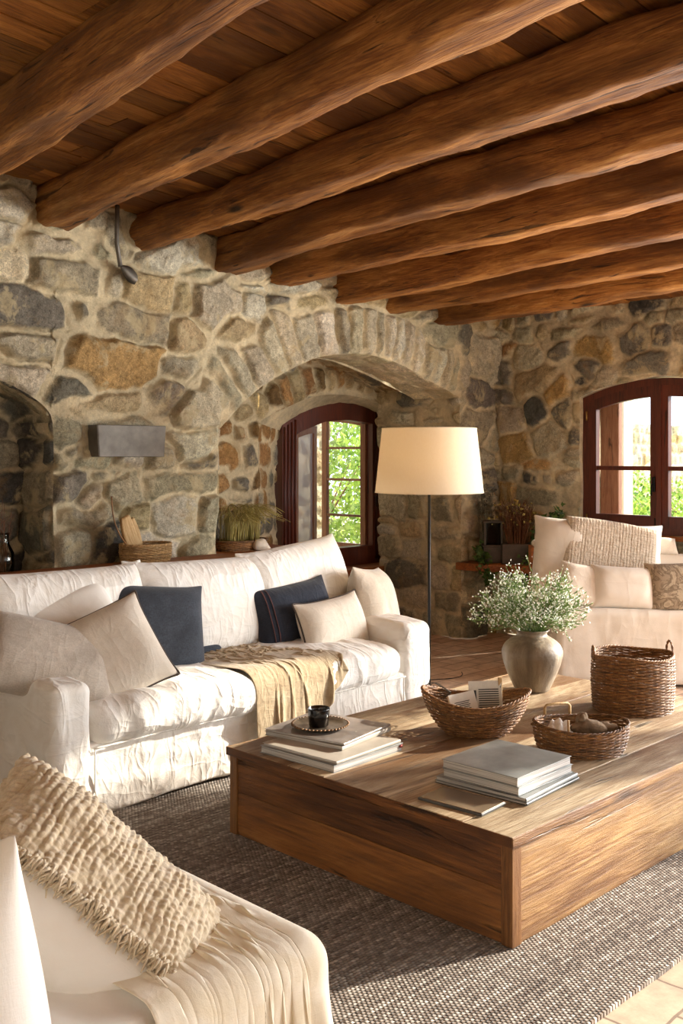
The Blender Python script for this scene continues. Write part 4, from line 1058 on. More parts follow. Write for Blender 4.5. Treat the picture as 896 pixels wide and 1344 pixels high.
# ------------------------------------------------------------------ baskets
def basket(name, label, loc, a0, b0, a1, b1, H, rot=0, rows=20, nst=40, bulge=.0, rimf=None, mat='wicker', strand=None, handles=(), seed=0, cat='basket'):
    r = thing(name, label, cat, loc, (0, 0, rot)); rr = np.random.default_rng(seed)
    th = np.arange(nst * 4) * 2 * PI / (nst * 4)
    rf = rimf or (lambda t: 0 * t)
    def rad(f, t):
        e = bulge * np.sin(PI * np.clip(f, 0, 1))
        return (a0 + (a1 - a0) * f ** .75 + e), (b0 + (b1 - b0) * f ** .75 + e)
    sr = strand or H / rows * .58
    wv = MB()
    for k in range(rows):
        f = (k + .3) / rows; a, b = rad(f, th)
        off = sr * 1.0 * np.sin(nst / 2 * th + PI * k) + .0018 * fbm(np.stack([np.cos(th) * 4, np.sin(th) * 4, th * 0 + k * 1.7], -1), 2, seed)
        zz = f * (H + rf(th)) + .0035 * fbm(np.stack([np.cos(th) * 3.5, np.sin(th) * 3.5, th * 0 + k * .9], -1), 3, seed + 1)
        pts = np.stack([(a + off) * np.cos(th), (b + off) * np.sin(th), zz], -1)
        wv.tube(pts, sr * (1 + .18 * np.sin(th * 5 + k)), 6, closed=True, rnd=rr.random())
    wv.build('woven_side', M[mat], r)
    stk = MB()
    for k in range(nst):
        t = (k + .0) * 2 * PI / nst; f = np.linspace(0, 1.0, 10); a, b = rad(f, t)
        stk.tube(np.stack([a * np.cos(t), b * np.sin(t), f * (H + rf(np.array([t]))[0])], -1), sr * .75, 5, rnd=rr.random())
    stk.build('stakes', M[mat], r)['kind'] = 'stuff'
    rim = MB(); t2 = np.linspace(0, 2 * PI, 260)[:-1]; a, b = rad(1.0, t2)
    for q in range(3):
        ph = q * 2 * PI / 3; w = t2 * (nst * .7 // 1) + ph
        pts = np.stack([(a + sr * 1.0 * np.cos(w)) * np.cos(t2), (b + sr * np.cos(w)) * np.sin(t2), (H + rf(t2)) + sr * 1.0 * np.sin(w) + sr * .4], -1)
        rim.tube(pts, sr * 1.0, 6, closed=True, rnd=rr.random())
    rim.build('rim', M[mat], r)
    bs = MB()
    for k in range(int(a0 / (sr * 1.7))):
        s_ = 1 - k * sr * 1.7 / a0; bs.tube(np.stack([a0 * s_ * np.cos(th[::2]), b0 * s_ * np.sin(th[::2]), 0 * th[::2] + sr], -1), sr, 5, closed=True)
    bs.build('base', M[mat], r)
    for (t, wd, hh, kind) in handles:
        a, b = rad(1.0, 0); c = np.array([a * math.cos(t), b * math.sin(t), H + float(rf(np.array([t]))[0])]); tg = np.array([-a * math.sin(t), b * math.cos(t), 0]); tg /= np.linalg.norm(tg)
        h = MB(); u = np.linspace(0, PI, 18)
        if kind == 'loop':
            for q in range(2):
                w = u * 6 + q * PI
                pts = c + tg * (wd / 2 * np.cos(u))[:, None] + np.array([0, 0, 1]) * (hh * np.sin(u) ** .7 - .02)[:, None] + np.stack([np.cos(w), np.sin(w), np.sin(w)], -1) * sr * .7
                h.tube(pts, sr * .95, 6)
        else:
            pts = np.array([c + tg * wd / 2 * s_ + np.array([0, 0, z]) for s_, z in ((1, -.03), (1, hh * .8), (.85, hh), (0, hh * 1.06), (-.85, hh), (-1, hh * .8), (-1, -.03))])
            h.tube(pts, .006, 8)
        h.build('handle', M['wicker_l' if kind != 'loop' else mat], r)
    return r
def tp(u, v, z=TH): return P(u, v, z=z)
bk1 = tp(624, 962)
basket('wicker_basket', 'dark boat-shaped wicker basket holding folded newspapers on the coffee table', bk1, .125, .085, .235, .155, .165, -PI / 4 - .12, 26, 32, .012, lambda t: .026 * np.cos(2 * t) + .0 * t, seed=1)
bk2 = tp(762, 986)
basket('wicker_basket', 'low oval wicker basket with bits of cloth and bark inside, near table front', bk2, .165, .13, .192, .155, .115, -PI / 4 + .05, 18, 30, .006, lambda t: .008 * np.cos(2 * t), seed=2,
       handles=((PI * .60, .12, .05, 'bow'), (-PI + .1, .09, .012, 'loop')))
bk3 = tp(830, 930)
basket('wicker_basket', 'tall round wicker basket with two loop handles, rightmost on coffee table', bk3, .182, .178, .186, .182, .262, -PI / 4, 38, 32, .006, lambda t: .006 * np.cos(3 * t), seed=3,
       handles=((.12, .07, .075, 'loop'), (PI - .1, .07, .06, 'loop')))

# things in basket 1
def rotz(a): return np.array(Matrix.Rotation(a, 4, 'Z'))
def sheet_thing(name, label, cat, loc_, rot, w, h, t, mat, lines=None, sub='printed_text', bend=0):
    r = thing(name, label, cat, loc_, rot)
    m = MB(); xs = np.linspace(-w / 2, w / 2, 14); zs = np.linspace(0, h, 10); X, Z = np.meshgrid(xs, zs, indexing='ij')
    bf = lambda X, Z: bend * (1 - (2 * X / w) ** 2) * (.4 + .6 * Z / h)
    m.grid(np.stack([X, bf(X, Z) - t / 2, Z], -1)); m.grid(np.stack([X, bf(X, Z) + t / 2, Z], -1), flip=True)
    for sl in (np.s_[0], np.s_[-1], np.s_[:, 0], np.s_[:, -1]):
        q = np.stack([X[sl], bf(X, Z)[sl], Z[sl]], -1); m.grid(np.stack([q + [0, -t / 2, 0], q + [0, t / 2, 0]], 0))
    m.build('folded_paper', mat, r)
    if lines:
        l = MB()
        for (x0, x1, z0, z1) in lines:
            l.box((x0, -t / 2 - .0012 + min(bf(x0, z0), bf(x1, z1)) * 1, z0), (x1, -t / 2 + .0002 + max(bf(x0, z0), bf(x1, z1)), z1))
        l.build(sub, M['print'], r, smooth=False)['kind'] = 'stuff'
    return r
c45 = -PI / 4
def off(base, X, Z, z): return np.array(base) + RT * X + FW * Z + np.array([0, 0, z])
ln = [( -.03 , .058, .135 - i * .0095, .1395 - i * .0095) for i in range(12)]
sheet_thing('newspaper', 'folded newspaper with a column of dark text standing in the boat-shaped basket', 'newspaper', off(bk1, .050, .0, .050), (R_(-14), R_(-3), c45 - .1), .145, .175, .014, M['paper'], ln + [(-.062, -.040, .03, .135)], bend=.004)
ln = [(-.04 + .004 * (i % 3), .03 - .006 * (i % 2), .075 - i * .008, .078 - i * .008) for i in range(5)]
sheet_thing('newspaper', 'smaller folded newspaper leaning left of the tall one in the basket', 'newspaper', off(bk1, -.040, -.03, .068), (R_(-22), R_(-9), c45 + .25), .12, .115, .02, M['paper'], ln, bend=.006)
st = thing('wooden_stick', 'upright wooden slat standing in the basket of newspapers', 'stick', off(bk1, .112, .015, .012), (R_(-5), 0, c45)); m = rbox((-.009, -.006, 0), (.009, .006, .225), .002, .03); m.build('slat', M['wicker_l'], st); MB().tube([(0, -.0075, .09), (0, -.0075, .19)], .0016, 5).build('groove', M['print'], st)
wk = thing('wire_whisk', 'wire whisk lying on the left rim of the boat-shaped basket', 'whisk', off(bk1, -.095, .10, .155), (0, R_(12), 1.55))
m = MB()
for k in range(6):
    t = np.linspace(0, 2 * PI, 30); a = k * PI / 6; rr_ = .045 * np.sin(t / 2) ** 1.2 * np.sign(np.cos(t / 2 - PI / 2 + 1e-6)); s_ = np.linspace(-1, 1, 30)
    L = .15 * (1 - np.abs(s_) ** 2.2); R0 = .05 * np.sin(PI * s_) * 1.0
    m.tube(np.stack([L, R0 * math.cos(a), R0 * math.sin(a)], -1), .0018, 5)
m.build('wires', M['iron'], wk)
m = MB(); m.tube([(0, 0, 0), (-.05, 0, 0), (-.11, 0, -.004)], .006, 8); m.build('grip', M['wicker'], wk)

# things in basket 2
m = MB(); m.ico((0, 0, 0), .055, 3, sc=(1.3, .8, .62), noise=.45, seed=4); m.ico((-.03, .01, .028), .03, 3, noise=.5, seed=9, sc=(.8, .8, 1.1)); m.ico((.06, 0, 0), .035, 3, noise=.5, seed=6, sc=(1.4, .8, .6))
o = m.build('bark_piece', mat_simple('grey_bark', srgb('7d6b58'), .9, 0, .35, 30, .1, .8)); o.location = [float(q) for q in off(bk2, .035, -.01, .10)]; o.rotation_euler = (0, 0, c45); tag(o, 'rough grey-brown piece of bark in the low oval basket', 'bark')
nx = 30; u_ = np.linspace(-.5, .5, nx); U, V = np.meshgrid(u_, u_, indexing='ij')
Z = .009 * np.sin(U * 22 + V * 9) + .008 * np.sin(V * 19 - U * 7) + .03 * (1 - 4 * U * U) * (1 - 4 * V * V)
o = cloth_obj('cloth_scrap', np.stack([U * .11, V * .10, Z], -1), M['white2'], .003); o.location = [float(q) for q in off(bk2, -.085, -.005, .09)]; o.rotation_euler = (.2, -.2, .3); tag(o, 'crumpled white cloth at the left side of the low oval basket', 'cloth')
m = MB(); m.tube([(0, 0, 0), (.004, 0, .06), (.002, .002, .115)], [.006, .0055, .005], 7); o = m.build('short_stick', M['wicker_l']); o.location = [float(q) for q in off(bk2, -.072, -.075, .03)]; o.rotation_euler = (0, R_(4), 0); tag(o, 'short brown stick standing beside the white cloth in the low basket', 'stick')

# ------------------------------------------------------------------ vase and flowers
vs = tp(698, 906); vs_o = MB()
prof = [(.0, .004), (.075, .0), (.088, .006), (.108, .05), (.132, .10), (.148, .145), (.157, .185), (.156, .212), (.143, .24), (.118, .262), (.092, .277), (.078, .287), (.075, .297), (.082, .308), (.090, .314), (.086, .318), (.074, .312), (.066, .295), (.08, .27), (.12, .24), (.135, .19), (.1, .06), (0, .03)]
pr = np.array(prof); tt = np.linspace(0, len(pr) - 1, 90); pr = np.stack([np.interp(tt, range(len(pr)), pr[:, 0]), np.interp(tt, range(len(pr)), pr[:, 1])], -1)
k_ = np.array([.25, .5, .25]); pr[2:-2, 0] = np.convolve(pr[:, 0], k_, 'same')[2:-2]; pr[2:-2, 1] = np.convolve(pr[:, 1], k_, 'same')[2:-2]
vs_o.lathe(pr, 64); V_ = vs_o.v[0]; V_ += (V_ * np.array([1, 1, 0])) * (.02 * fbm(V_ * 9, 3, 3))[:, None]
o = vs_o.build('vase', M['vase']); o.location = [float(q) for q in vs]; tag(o, 'bulbous grey-brown stoneware vase holding tiny white flowers', 'vase')
fl = thing('flower_bouquet', 'airy bunch of tiny white flowers and green sprigs in the vase', 'flowers', vs)
st = MB(); bl = MB(); lf = MB(); rr = random.Random(8)
def flower(mb, p, s):
    n = np.array([rr.uniform(-1, 1), rr.uniform(-1, 1), rr.uniform(-.2, 1)]); n /= np.linalg.norm(n); a = np.cross(n, [0, .3, 1]); a /= np.linalg.norm(a) + 1e-9; b = np.cross(n, a)
    v = [p]; f = []
    for k in range(5):
        t = k * 2 * PI / 5
        d = a * math.cos(t) + b * math.sin(t); e = -a * math.sin(t) + b * math.cos(t)
        v += [p + d * s * .55 + e * s * .42 + n * s * .25, p + d * s * 1.05 + n * s * .35, p + d * s * .55 - e * s * .42 + n * s * .25]
        f += [(0, 3 * k + 1, 3 * k + 2, 3 * k + 3)]
    mb.add(v, f, rr.random())
def leaf(mb, p, d, L, w, n=None):
    d = np.array(d) / np.linalg.norm(d); n = np.array([rr.uniform(-1, 1), rr.uniform(-1, 1), rr.uniform(-1, 1)]) if n is None else n; s_ = np.cross(d, n); s_ /= np.linalg.norm(s_) + 1e-9; c = np.cross(s_, d)
    mb.add([p, p + d * L * .5 + s_ * w / 2 + c * w * .15, p + d * L, p + d * L * .5 - s_ * w / 2 + c * w * .15], [(0, 1, 2, 3)], rr.random())
for k in range(120):
    az = rr.uniform(0, 2 * PI); sp = rr.uniform(.12, 1) ** .55
    # wide to the sides seen from the room, higher in the middle
    rx = sp * .33 * math.cos(az); ry = sp * .24 * math.sin(az)
    tz = .30 + .25 * (1 - sp ** 2) + rr.uniform(-.05, .05)
    if rx > .2: tz -= .05 * rr.random()
    tip = RT * rx + FW * ry + np.array([0, 0, tz + .05]) ; a = np.array([math.cos(az) * .03, math.sin(az) * .03, .28])
    mid = a * .5 + tip * .5 + np.array([0, 0, .06 * sp])
    t = np.linspace(0, 1, 9)[:, None]; c = (1 - t) ** 2 * a + 2 * t * (1 - t) * mid + t ** 2 * tip
    st.tube(np.concatenate([[[a[0] * .5, a[1] * .5, .06]], c]), np.linspace(.0018, .0008, 10), 4, rnd=rr.random())
    for q in range(rr.randint(6, 9)):
        ti = rr.uniform(.38, 1); p = (1 - ti) ** 2 * a + 2 * ti * (1 - ti) * mid + ti ** 2 * tip
        dd = (tip - a); dd /= np.linalg.norm(dd); sd = np.array([rr.gauss(0, 1), rr.gauss(0, 1), rr.gauss(.2, .8)]); L = rr.uniform(.03, .075)
        e = p + (dd * .6 + sd * .55) * L; st.tube([p, (p + e) / 2 + sd * .003, e], [.0009, .0007, .0006], 3, rnd=rr.random())
        for w in range(rr.randint(2, 4)):
            bp = e + np.array([rr.gauss(0, .011), rr.gauss(0, .011), rr.gauss(.003, .010)])
            flower(bl, bp, rr.uniform(.0038, .0062))
        for w in range(8): leaf(lf, p + (e - p) * rr.random(), sd + dd, rr.uniform(.012, .026), .0065)
st.build('stems', M['gyp_leaf'], fl)['kind'] = 'stuff'; bl.build('blossoms', M['gyp_fl'], fl)['kind'] = 'stuff'; lf.build('leaves', M['gyp_leaf'], fl)['kind'] = 'stuff'

# ------------------------------------------------------------------ books and tray
def book(name, label, cen, w, d, h, yaw, cover, group=None, cth=.002, spine='x', cat='book', inset=.004, mark=False):
    """w along local x, d along local y; spine on the -y side ('y') or the +x side"""
    r = thing(name, label, cat, cen, (0, 0, yaw), group)
    pg = MB(); rs = random.randint(0, 99)
    def fn(G, N): 
        return G + N * (.0012 * vn(G * np.array([30, 30, 200]) + rs))[..., None] * (np.abs(N[..., 2]) < .5)[..., None]
    rbox((-w / 2 + inset, -d / 2 + inset, cth), (w / 2 - inset, d / 2 - inset, h - cth), .001, .02, fn).build('pages', M['pages'], r)
    cv = MB()
    def sag(G, N): return G + np.stack([0 * G[..., 0], 0 * G[..., 0], .0012 * vn(G * 14 + rs)], -1)
    for z0, z1 in ((0, cth), (h - cth, h)):
        m = rbox((-w / 2, -d / 2, z0), (w / 2, d / 2, z1), cth * .45, .03, sag); cv.v += m.v; cv.f += [tuple(i + cv.n for i in f) for f in m.f]; cv.r += m.r; cv.n += m.n
    if spine:
        # rounded spine along one edge
        u = np.linspace(-PI / 2, PI / 2, 9)
        if spine == 'x': prof = [np.array([-w / 2 - .003 * math.cos(a), 0, h / 2 + h / 2 * math.sin(a)]) for a in u]; ax = np.array([0, d / 2, 0])
        else: prof = [np.array([0, -d / 2 - .003 * math.cos(a), h / 2 + h / 2 * math.sin(a)]) for a in u]; ax = np.array([w / 2, 0, 0])
        cv.grid(np.array([[p - ax, p + ax] for p in prof]))
    cv.build('cover', M[cover], r)
    if mark: tag(MB().box((w / 2 - .02, -d / 2 - .0012, h * .45), (w / 2 - .004, -d / 2 + .004, h * .8)).build('ribbon', M['red'], r), 'small red mark at the corner')
    return r
# left stack: corners front (436,1016), left (343,987), right (527,985)
def quad(front, left, right, z):
    f, l, r_ = tp(*front, z), tp(*left, z), tp(*right, z); ex = r_ - f; ey = l - f
    return (l + r_) / 2, np.linalg.norm(ex), np.linalg.norm(ey), math.atan2(ex[1], ex[0])
z = TH + .001
c, w, d, a = quad((436, 1016), (343, 987), (527, 985), z)
G1 = 'magazines of the left stack on the coffee table'
c[2] = z; book('art_book', 'thick pale book at the bottom of the left stack, under the magazines', c, w, d, .030, a, 'cover_g', None, .0016, None, mark=True); z1 = z + .0305
c2 = c.copy(); c2[2] = z1; book('magazine', 'grey magazine second from the bottom in the left stack', c2, w * .96, d * .97, .012, a + .03, 'cover_c', G1, .0012, 'y', 'magazine'); z1 += .0125
c, w, d, a = quad((439, 989), (358, 962), (502, 962), z1)
c[2] = z1; book('magazine', 'cream edged magazine third from the bottom in the left stack', c, w, d, .018, a - .02, 'cover_c', G1, .0014, 'y', 'magazine'); z1 += .0185
c3 = c.copy(); c3[2] = z1; book('magazine', 'top magazine with a brown and white picture cover, under the black candle cup', c3, w, d, .010, a + .01, 'cover_m', G1, .001, 'y', 'magazine'); z1 += .0105
tr = P(420, 951, z=z1 + .01); tr[2] = z1 + .0
t_ = thing('serving_tray', 'small round dark metal tray with a beaded rim on the left stack', 'tray', tr)
m = MB(); m.lathe([(0, .004), (.085, .004), (.104, .008), (.116, .014), (.118, .016), (.115, .018), (.10, .011), (.085, .0075), (0, .0065)], 60); m.lathe([(.0, .0), (.055, .0), (.06, .004)], 40); m.build('plate', mat_simple('tarnished_metal', srgb('8b7d6c'), .32, .75, .45, 25), t_)
m = MB()
for k in range(46): m.ico((.1185 * math.cos(k * 2 * PI / 46), .1185 * math.sin(k * 2 * PI / 46), .0155), .0062, 1, sc=(1, 1, .8))
m.build('beaded_rim', mat_simple('tarnished_rim', srgb('7a5f45'), .4, .6, .5, 60), t_)
cp = off(tr, -.006, -.008, .0075)
t_ = thing('candle_cup', 'small black glazed candle cup standing on the metal tray', 'cup', cp)
m = MB(); m.lathe([(0, .0), (.036, .0), (.041, .004), (.045, .045), (.0475, .072), (.047, .0755), (.0445, .074), (.042, .05), (.038, .012), (0, .01)], 48); m.build('cup', M['blackglass'], t_)
m = MB(); m.lathe([(0, .058), (.036, .058), (.0415, .060), (.0415, .05), (0, .05)], 40); m.build('wax', mat_simple('dark_wax', srgb('3a3632'), .4), t_); MB().tube([(0, 0, .055), (.002, 0, .072)], .0012, 5).build('wick', M['print'], t_)

# right stack
z = TH + .001
c, w, d, a = quad((688, 1059), (573, 1026), (757, 1024), z)
G2 = 'books of the right stack on the coffee table'
c[2] = z; book('magazine', 'widest grey magazine at the bottom of the right stack', c, w, d, .010, a, 'cover_d', None, .0012, 'y', 'magazine'); z1 = z + .0105
cc = c + RT * -.002; cc[2] = z1; book('magazine', 'silver-spined thin book second from the bottom in the right stack', cc, w * .99, d * .985, .014, a + .008, 'cover_g', None, .0015, 'y', 'magazine'); z1 += .0145
c, w, d, a = quad((679, 1046), (582, 1018), (750, 1014), z1)
c[2] = z1; book('hardback_book', 'thick grey hardback just under the top book of the right stack', c, w, d, .030, a, 'cover_g', G2, .0022, None, 'book'); z1 += .0305
c[2] = z1; c = c - RT * .004; c[2] = z1; book('hardback_book', 'topmost grey clothbound hardback of the right stack', c, w * .98, d * 1.0, .032, a - .01, 'cover_g', G2, .0022, None, 'book')
c, w, d, a = quad((628, 1074), (552, 1048), (660, 1058), TH + .002)
t_ = thing('slim_notebook', 'slim dark notebook with a brown glossy cover beside the right stack', 'notebook', (c[0], c[1], TH + .0015), (0, 0, a))
d2 = np.linalg.norm(tp(552, 1048) - tp(628, 1074)); w2 = np.linalg.norm(tp(660, 1058) - tp(628, 1074))
rbox((-w2 / 2, -d2 / 2, 0), (w2 / 2, d2 / 2, .010), .003, .02).build('body', M['cover_d'], t_); rbox((-w2 / 2 + .004, -d2 / 2 + .004, .0095), (w2 / 2 - .004, d2 / 2 - .004, .0115), .0008, .03).build('cover_face', mat_simple('bronze_cover', srgb('7c6c58'), .25, .2, .1, 5), t_)

# ------------------------------------------------------------------ floor lamp
LP = CW(.0858 * 6.35, 6.35, 0)
lp_ = thing('floor_lamp', 'slim black floor lamp with a wide cream drum shade behind the sofa end', 'lamp', LP)
m = MB(); m.lathe([(0, 0), (.14, 0), (.145, .006), (.14, .014), (.02, .02), (.012, .03), (0, .03)], 48); m.build('base', M['black'], lp_)
m = MB(); m.tube([(0, 0, .02), (0, 0, .8), (0, 0, 1.52)], .0095, 12); m.build('pole', M['black'], lp_)
zt = 1.6 + 33.5 * 6.35 / 1341; zb = 1.6 - 50 * 6.35 / 1341; rt_ = 62 * 6.35 / 1341; rb_ = 71 * 6.35 / 1341
m = MB(); zz = np.linspace(0, 1, 10); m.lathe([(rb_ + (rt_ - rb_) * q, zb + (zt - zb) * q) for q in zz], 80); m.lathe([(rb_ - .002 + (rt_ - rb_) * q, zb + (zt - zb) * q) for q in zz[::-1]], 80); m.build('lamp_shade', M['shade'], lp_)
for (rr_, z_) in ((rb_, zb), (rt_, zt)):
    m = MB(); t = np.linspace(0, 2 * PI, 81)[:-1]; m.tube(np.stack([rr_ * np.cos(t), rr_ * np.sin(t), 0 * t + z_], -1), .003, 6, closed=True); m.build('shade_ring', M['shade'], lp_)
m = MB()
for k in range(3): a = k * 2 * PI / 3; m.tube([(0, 0, zt - .03), (rt_ * math.cos(a), rt_ * math.sin(a), zt - .003)], .002, 5)
m.build('shade_spider', M['black'], lp_)
m = MB(); m.tube([(0, 0, 1.50), (0, 0, 1.56)], .02, 12); m.build('socket', M['black'], lp_)
m = MB(); m.ico((0, 0, 1.60), .03, 3, sc=(1, 1, 1.25)); bulb = m.build('bulb', None, lp_)
bm_ = bpy.data.materials.new('warm_bulb'); bm_.use_nodes = True; nt = bm_.node_tree; nt.nodes.clear(); e = nt.nodes.new('ShaderNodeEmission'); e.inputs[0].default_value = (1, .78, .5, 1); e.inputs[1].default_value = 85
oo = nt.nodes.new('ShaderNodeOutputMaterial'); nt.links.new(e.outputs[0], oo.inputs[0]); bulb.data.materials.append(bm_)
# slack power cord on the floor
m = MB(); t = np.linspace(0, 1, 40); m.tube(np.stack([LP[0] + .13 + t * .9, LP[1] + .1 + .25 * np.sin(t * 5) + t * .7, 0 * t + .006], -1), .003, 6); o = m.build('lamp_cord', M['black']); o.parent = lp_; o.location = [float(-q) for q in LP]
# ------------------------------------------------------------------ wall items
p0 = P(170, 579, y=-.08)
sc_ = thing('wall_light', 'rectangular grey metal wall light on the stones right of the niche', 'wall light', (p0[0], -.0, p0[2]))
def scf(G, N):
    t = (G[..., 2] + .1) / .2; G = G.copy(); G[..., 0] *= .96 + .05 * t; return G + N * (.001 * fbm(G * 20, 2, 3))[..., None]
rbox((-.245, -.115, -.098), (.245, -.103, .098), .004, .03, scf).build('front_plate', M['iron'], sc_)
for s_ in (-1, 1): rbox((s_ * .243 - .006, -.112, -.098), (s_ * .243 + .006, .0, .098), .003, .03, scf).build('side_plate', M['iron'], sc_)
rbox((-.24, -.03, -.08), (.24, -.018, .08), .003, .04, scf).build('back_plate', M['black'], sc_)
pa, pb, pc, pd = P(154, 268, y=-.06), P(153, 318, y=-.07), P(158, 350, y=-.07), P(178, 368, y=-.07)
c_ = P(157, 330, y=-.05)
bk = thing('wall_bracket', 'bent grey metal pipe bracket below the beam ends on the stone wall', 'bracket', c_)
m = MB(); m.tube([pa - c_, (pa + pb) / 2 - c_, pb - c_, pc - c_], .014, 8); m.build('pipe', M['iron'], bk)
m = MB(); t = np.linspace(0, 1, 12)[:, None]; ctr = (pc - c_) + (pd - pc) * t; w = (.012 + .035 * np.sin(t * PI * .8)); up = np.array([.35, 0, .9])
m.grid(np.stack([ctr + up * w + [0, -.006, 0], ctr + [0, -.022, 0], ctr - up * w + [0, -.006, 0], ctr + [0, .0, 0]], 1), cv=True); m.build('blade', M['iron'], bk)

# long wooden wall shelf / console behind the sofa
cs = thing('console_table', 'long narrow wooden console table against the stone wall behind the sofa', 'console', (-4.6, -.2, 0))
rbox((-1.45, -.19, .895), (1.40, .09, .935), .006, .05).build('tabletop', M['shelf'], cs)
for x in (-1.38, 1.30):
    for y in (-.16, .03): rbox((x, y, 0), (x + .05, y + .05, .895), .004, .08).build('leg', M['shelf'], cs)
# basket with loaf-like wooden scoop
b4 = P(191, 744, y=-.20); b4[2] = .937
basket('wicker_basket', 'small pale round wicker basket on the console table behind the sofa', b4, .155, .12, .165, .13, .105, 0, 14, 34, .004, mat='wicker_l', seed=7)
sp_ = thing('wooden_paddle', 'pair of pale wooden paddles leaning out of the small console basket', 'paddle', b4 + np.array([-.045, 0, .02]), (R_(6), R_(-24), 0))
def pad(G, N):
    t = np.clip((G[..., 2]) / .34, 0, 1); k = .35 + .65 * np.sin(PI * np.clip(t * .8 + .12, 0, 1)); G = G.copy(); G[..., 0] = G[..., 0] * k; return G
for x, z_ in ((-.018, .30), (.022, .26)):
    m = rbox((x - .05, -.012 + x * .6, 0), (x + .045, .016 + x * .6, z_), .012, .02, pad); m.build('paddle_blade', M['wicker_l'], sp_)
m = MB(); t = np.linspace(0, 1, 20); m.tube(np.stack([-.055 - .04 * np.sin(t * 3), 0 * t - .02, .1 + t * .36], -1), .004, 6); m.build('handle_loop', M['wicker'], sp_)
# niche vase with dried branches
nv = P(2, 742, y=.02); nv[2] = LEDGE
nv = np.array([nv[0] + .04, .10, LEDGE + .004])
t_ = thing('glass_vase', 'clear glass vase in the wall niche at the left edge', 'vase', nv)
m = MB(); m.lathe([(0, .0), (.05, .0), (.068, .02), (.075, .1), (.07, .16), (.045, .21), (.042, .26), (.048, .275), (.044, .275), (.039, .26), (.042, .21), (.066, .16), (.071, .1), (.064, .024), (0, .012)], 40); m.build('glass_body', M['glass_v'], t_)
t_ = thing('dried_branches', 'reddish dried twigs standing in the glass vase of the niche', 'branches', nv)
m = MB(); rr = random.Random(3)
def clampw(m, root):
    for v in m.v: v[:, 0] = np.minimum(v[:, 0] + root[0], -.07) - root[0]; v[:, 1] = np.minimum(v[:, 1] + root[1], -.07) - root[1]
def twigs(m, n, h, spread, r0, base_r=.02, seedv=0):
    rr = random.Random(seedv)
    for k in range(n):
        a = rr.uniform(0, 2 * PI); s_ = rr.uniform(.1, 1) * spread; p = np.array([base_r * math.cos(a), base_r * math.sin(a), .02]); d = np.array([s_ * math.cos(a), s_ * math.sin(a), h * rr.uniform(.7, 1)])
        t = np.linspace(0, 1, 12)[:, None]; w = fbm(np.concatenate([t * 3, t * 0 + k, t * 0], 1), 2, seedv) * .02
        pts = p + (d - p) * t + np.array([0, 0, 0]) ; pts[:, 0] += w * t[:, 0] + s_ * math.cos(a) * .3 * t[:, 0] ** 3; pts[:, 1] += w * t[:, 0]
        m.tube(pts, np.linspace(r0, r0 * .4, 12), 4, rnd=rr.random())
        for q in range(4):
            i = rr.randint(5, 10); e = pts[i] + np.array([rr.gauss(0, .035), rr.gauss(0, .035), rr.uniform(.02, .08)]); m.tube([pts[i], (pts[i] + e) / 2 + [0, 0, .006], e], [r0 * .5, r0 * .4, r0 * .3], 3, rnd=rr.random())
twigs(m, 16, .48, .10, .0035, seedv=3); m.build('twigs', M['twig'], t_)['kind'] = 'stuff'

# ------------------------------------------------------------------ alcove shelf and its things
t_ = thing('alcove_shelf', 'thick wooden shelf board inside the arch alcove', 'shelf', (-2.55, .55, 0))
rbox((-.62, -.38, .825), (.60, .40, .86), .006, .05).build('shelf_board', M['shelf'], t_)
for x in (-.56, .5): rbox((x, -.30, .0), (x + .06, .36, .825), .006, .08).build('shelf_support', M['shelf'], t_)
ab = P(315, 727, y=.62); ab[2] = .862
basket('wicker_tray', 'flat dark wicker tray with dried grass on the alcove shelf', ab, .20, .14, .235, .165, .07, 0, 8, 30, 0, seed=9, cat='basket')
t_ = thing('dried_grass', 'bundle of drooping yellow dried grass on the wicker tray in the alcove', 'dried grass', ab + np.array([0, .0, .02])); m = MB(); rr = random.Random(2)
for k in range(240):
    x = rr.uniform(-.19, .19); y = rr.uniform(-.08, .08); h = rr.uniform(.22, .34); dx = rr.gauss(0, .05); dy = rr.gauss(-.03, .05)
    t = np.linspace(0, 1, 8)[:, None]; pts = np.array([x * .8, y, .0]) + np.array([dx, dy, 0]) * t ** 1.5 + np.array([0, 0, h]) * np.sin(t * 2.2) ** 1.0
    pts[:, :2] += np.array([dx, dy - .05]) * (t ** 3)
    m.tube(pts, np.linspace(.003, .0015, 8), 3, rnd=rr.random())
m.build('grass_blades', M['straw'], t_)['kind'] = 'stuff'
m = MB(); m.ico((0, 0, .045), .06, 3, sc=(1.2, .8, .75), noise=.3, seed=3); m.ico((.06, 0, .02), .035, 3, sc=(1.1, .8, .6), noise=.3, seed=5); o = m.build('shell', mat_simple('shell_white', srgb('d9ccb8'), .6, 0, .15, 20)); q = P(341, 732, y=.45); o.location = (q[0], .45, .862); tag(o, 'pale rounded shell at the right end of the alcove shelf', 'shell')
m = MB(); rbx = rbox((-.07, -.03, 0), (.10, .03, .035), .012, .02); o = rbx.build('wall_hook_board', M['wicker_l']); q = P(292, 671, y=.93); o.location = (q[0], .90, q[2]); tag(o, 'short pale wooden peg board fixed to the alcove wall above the grass', 'peg board')

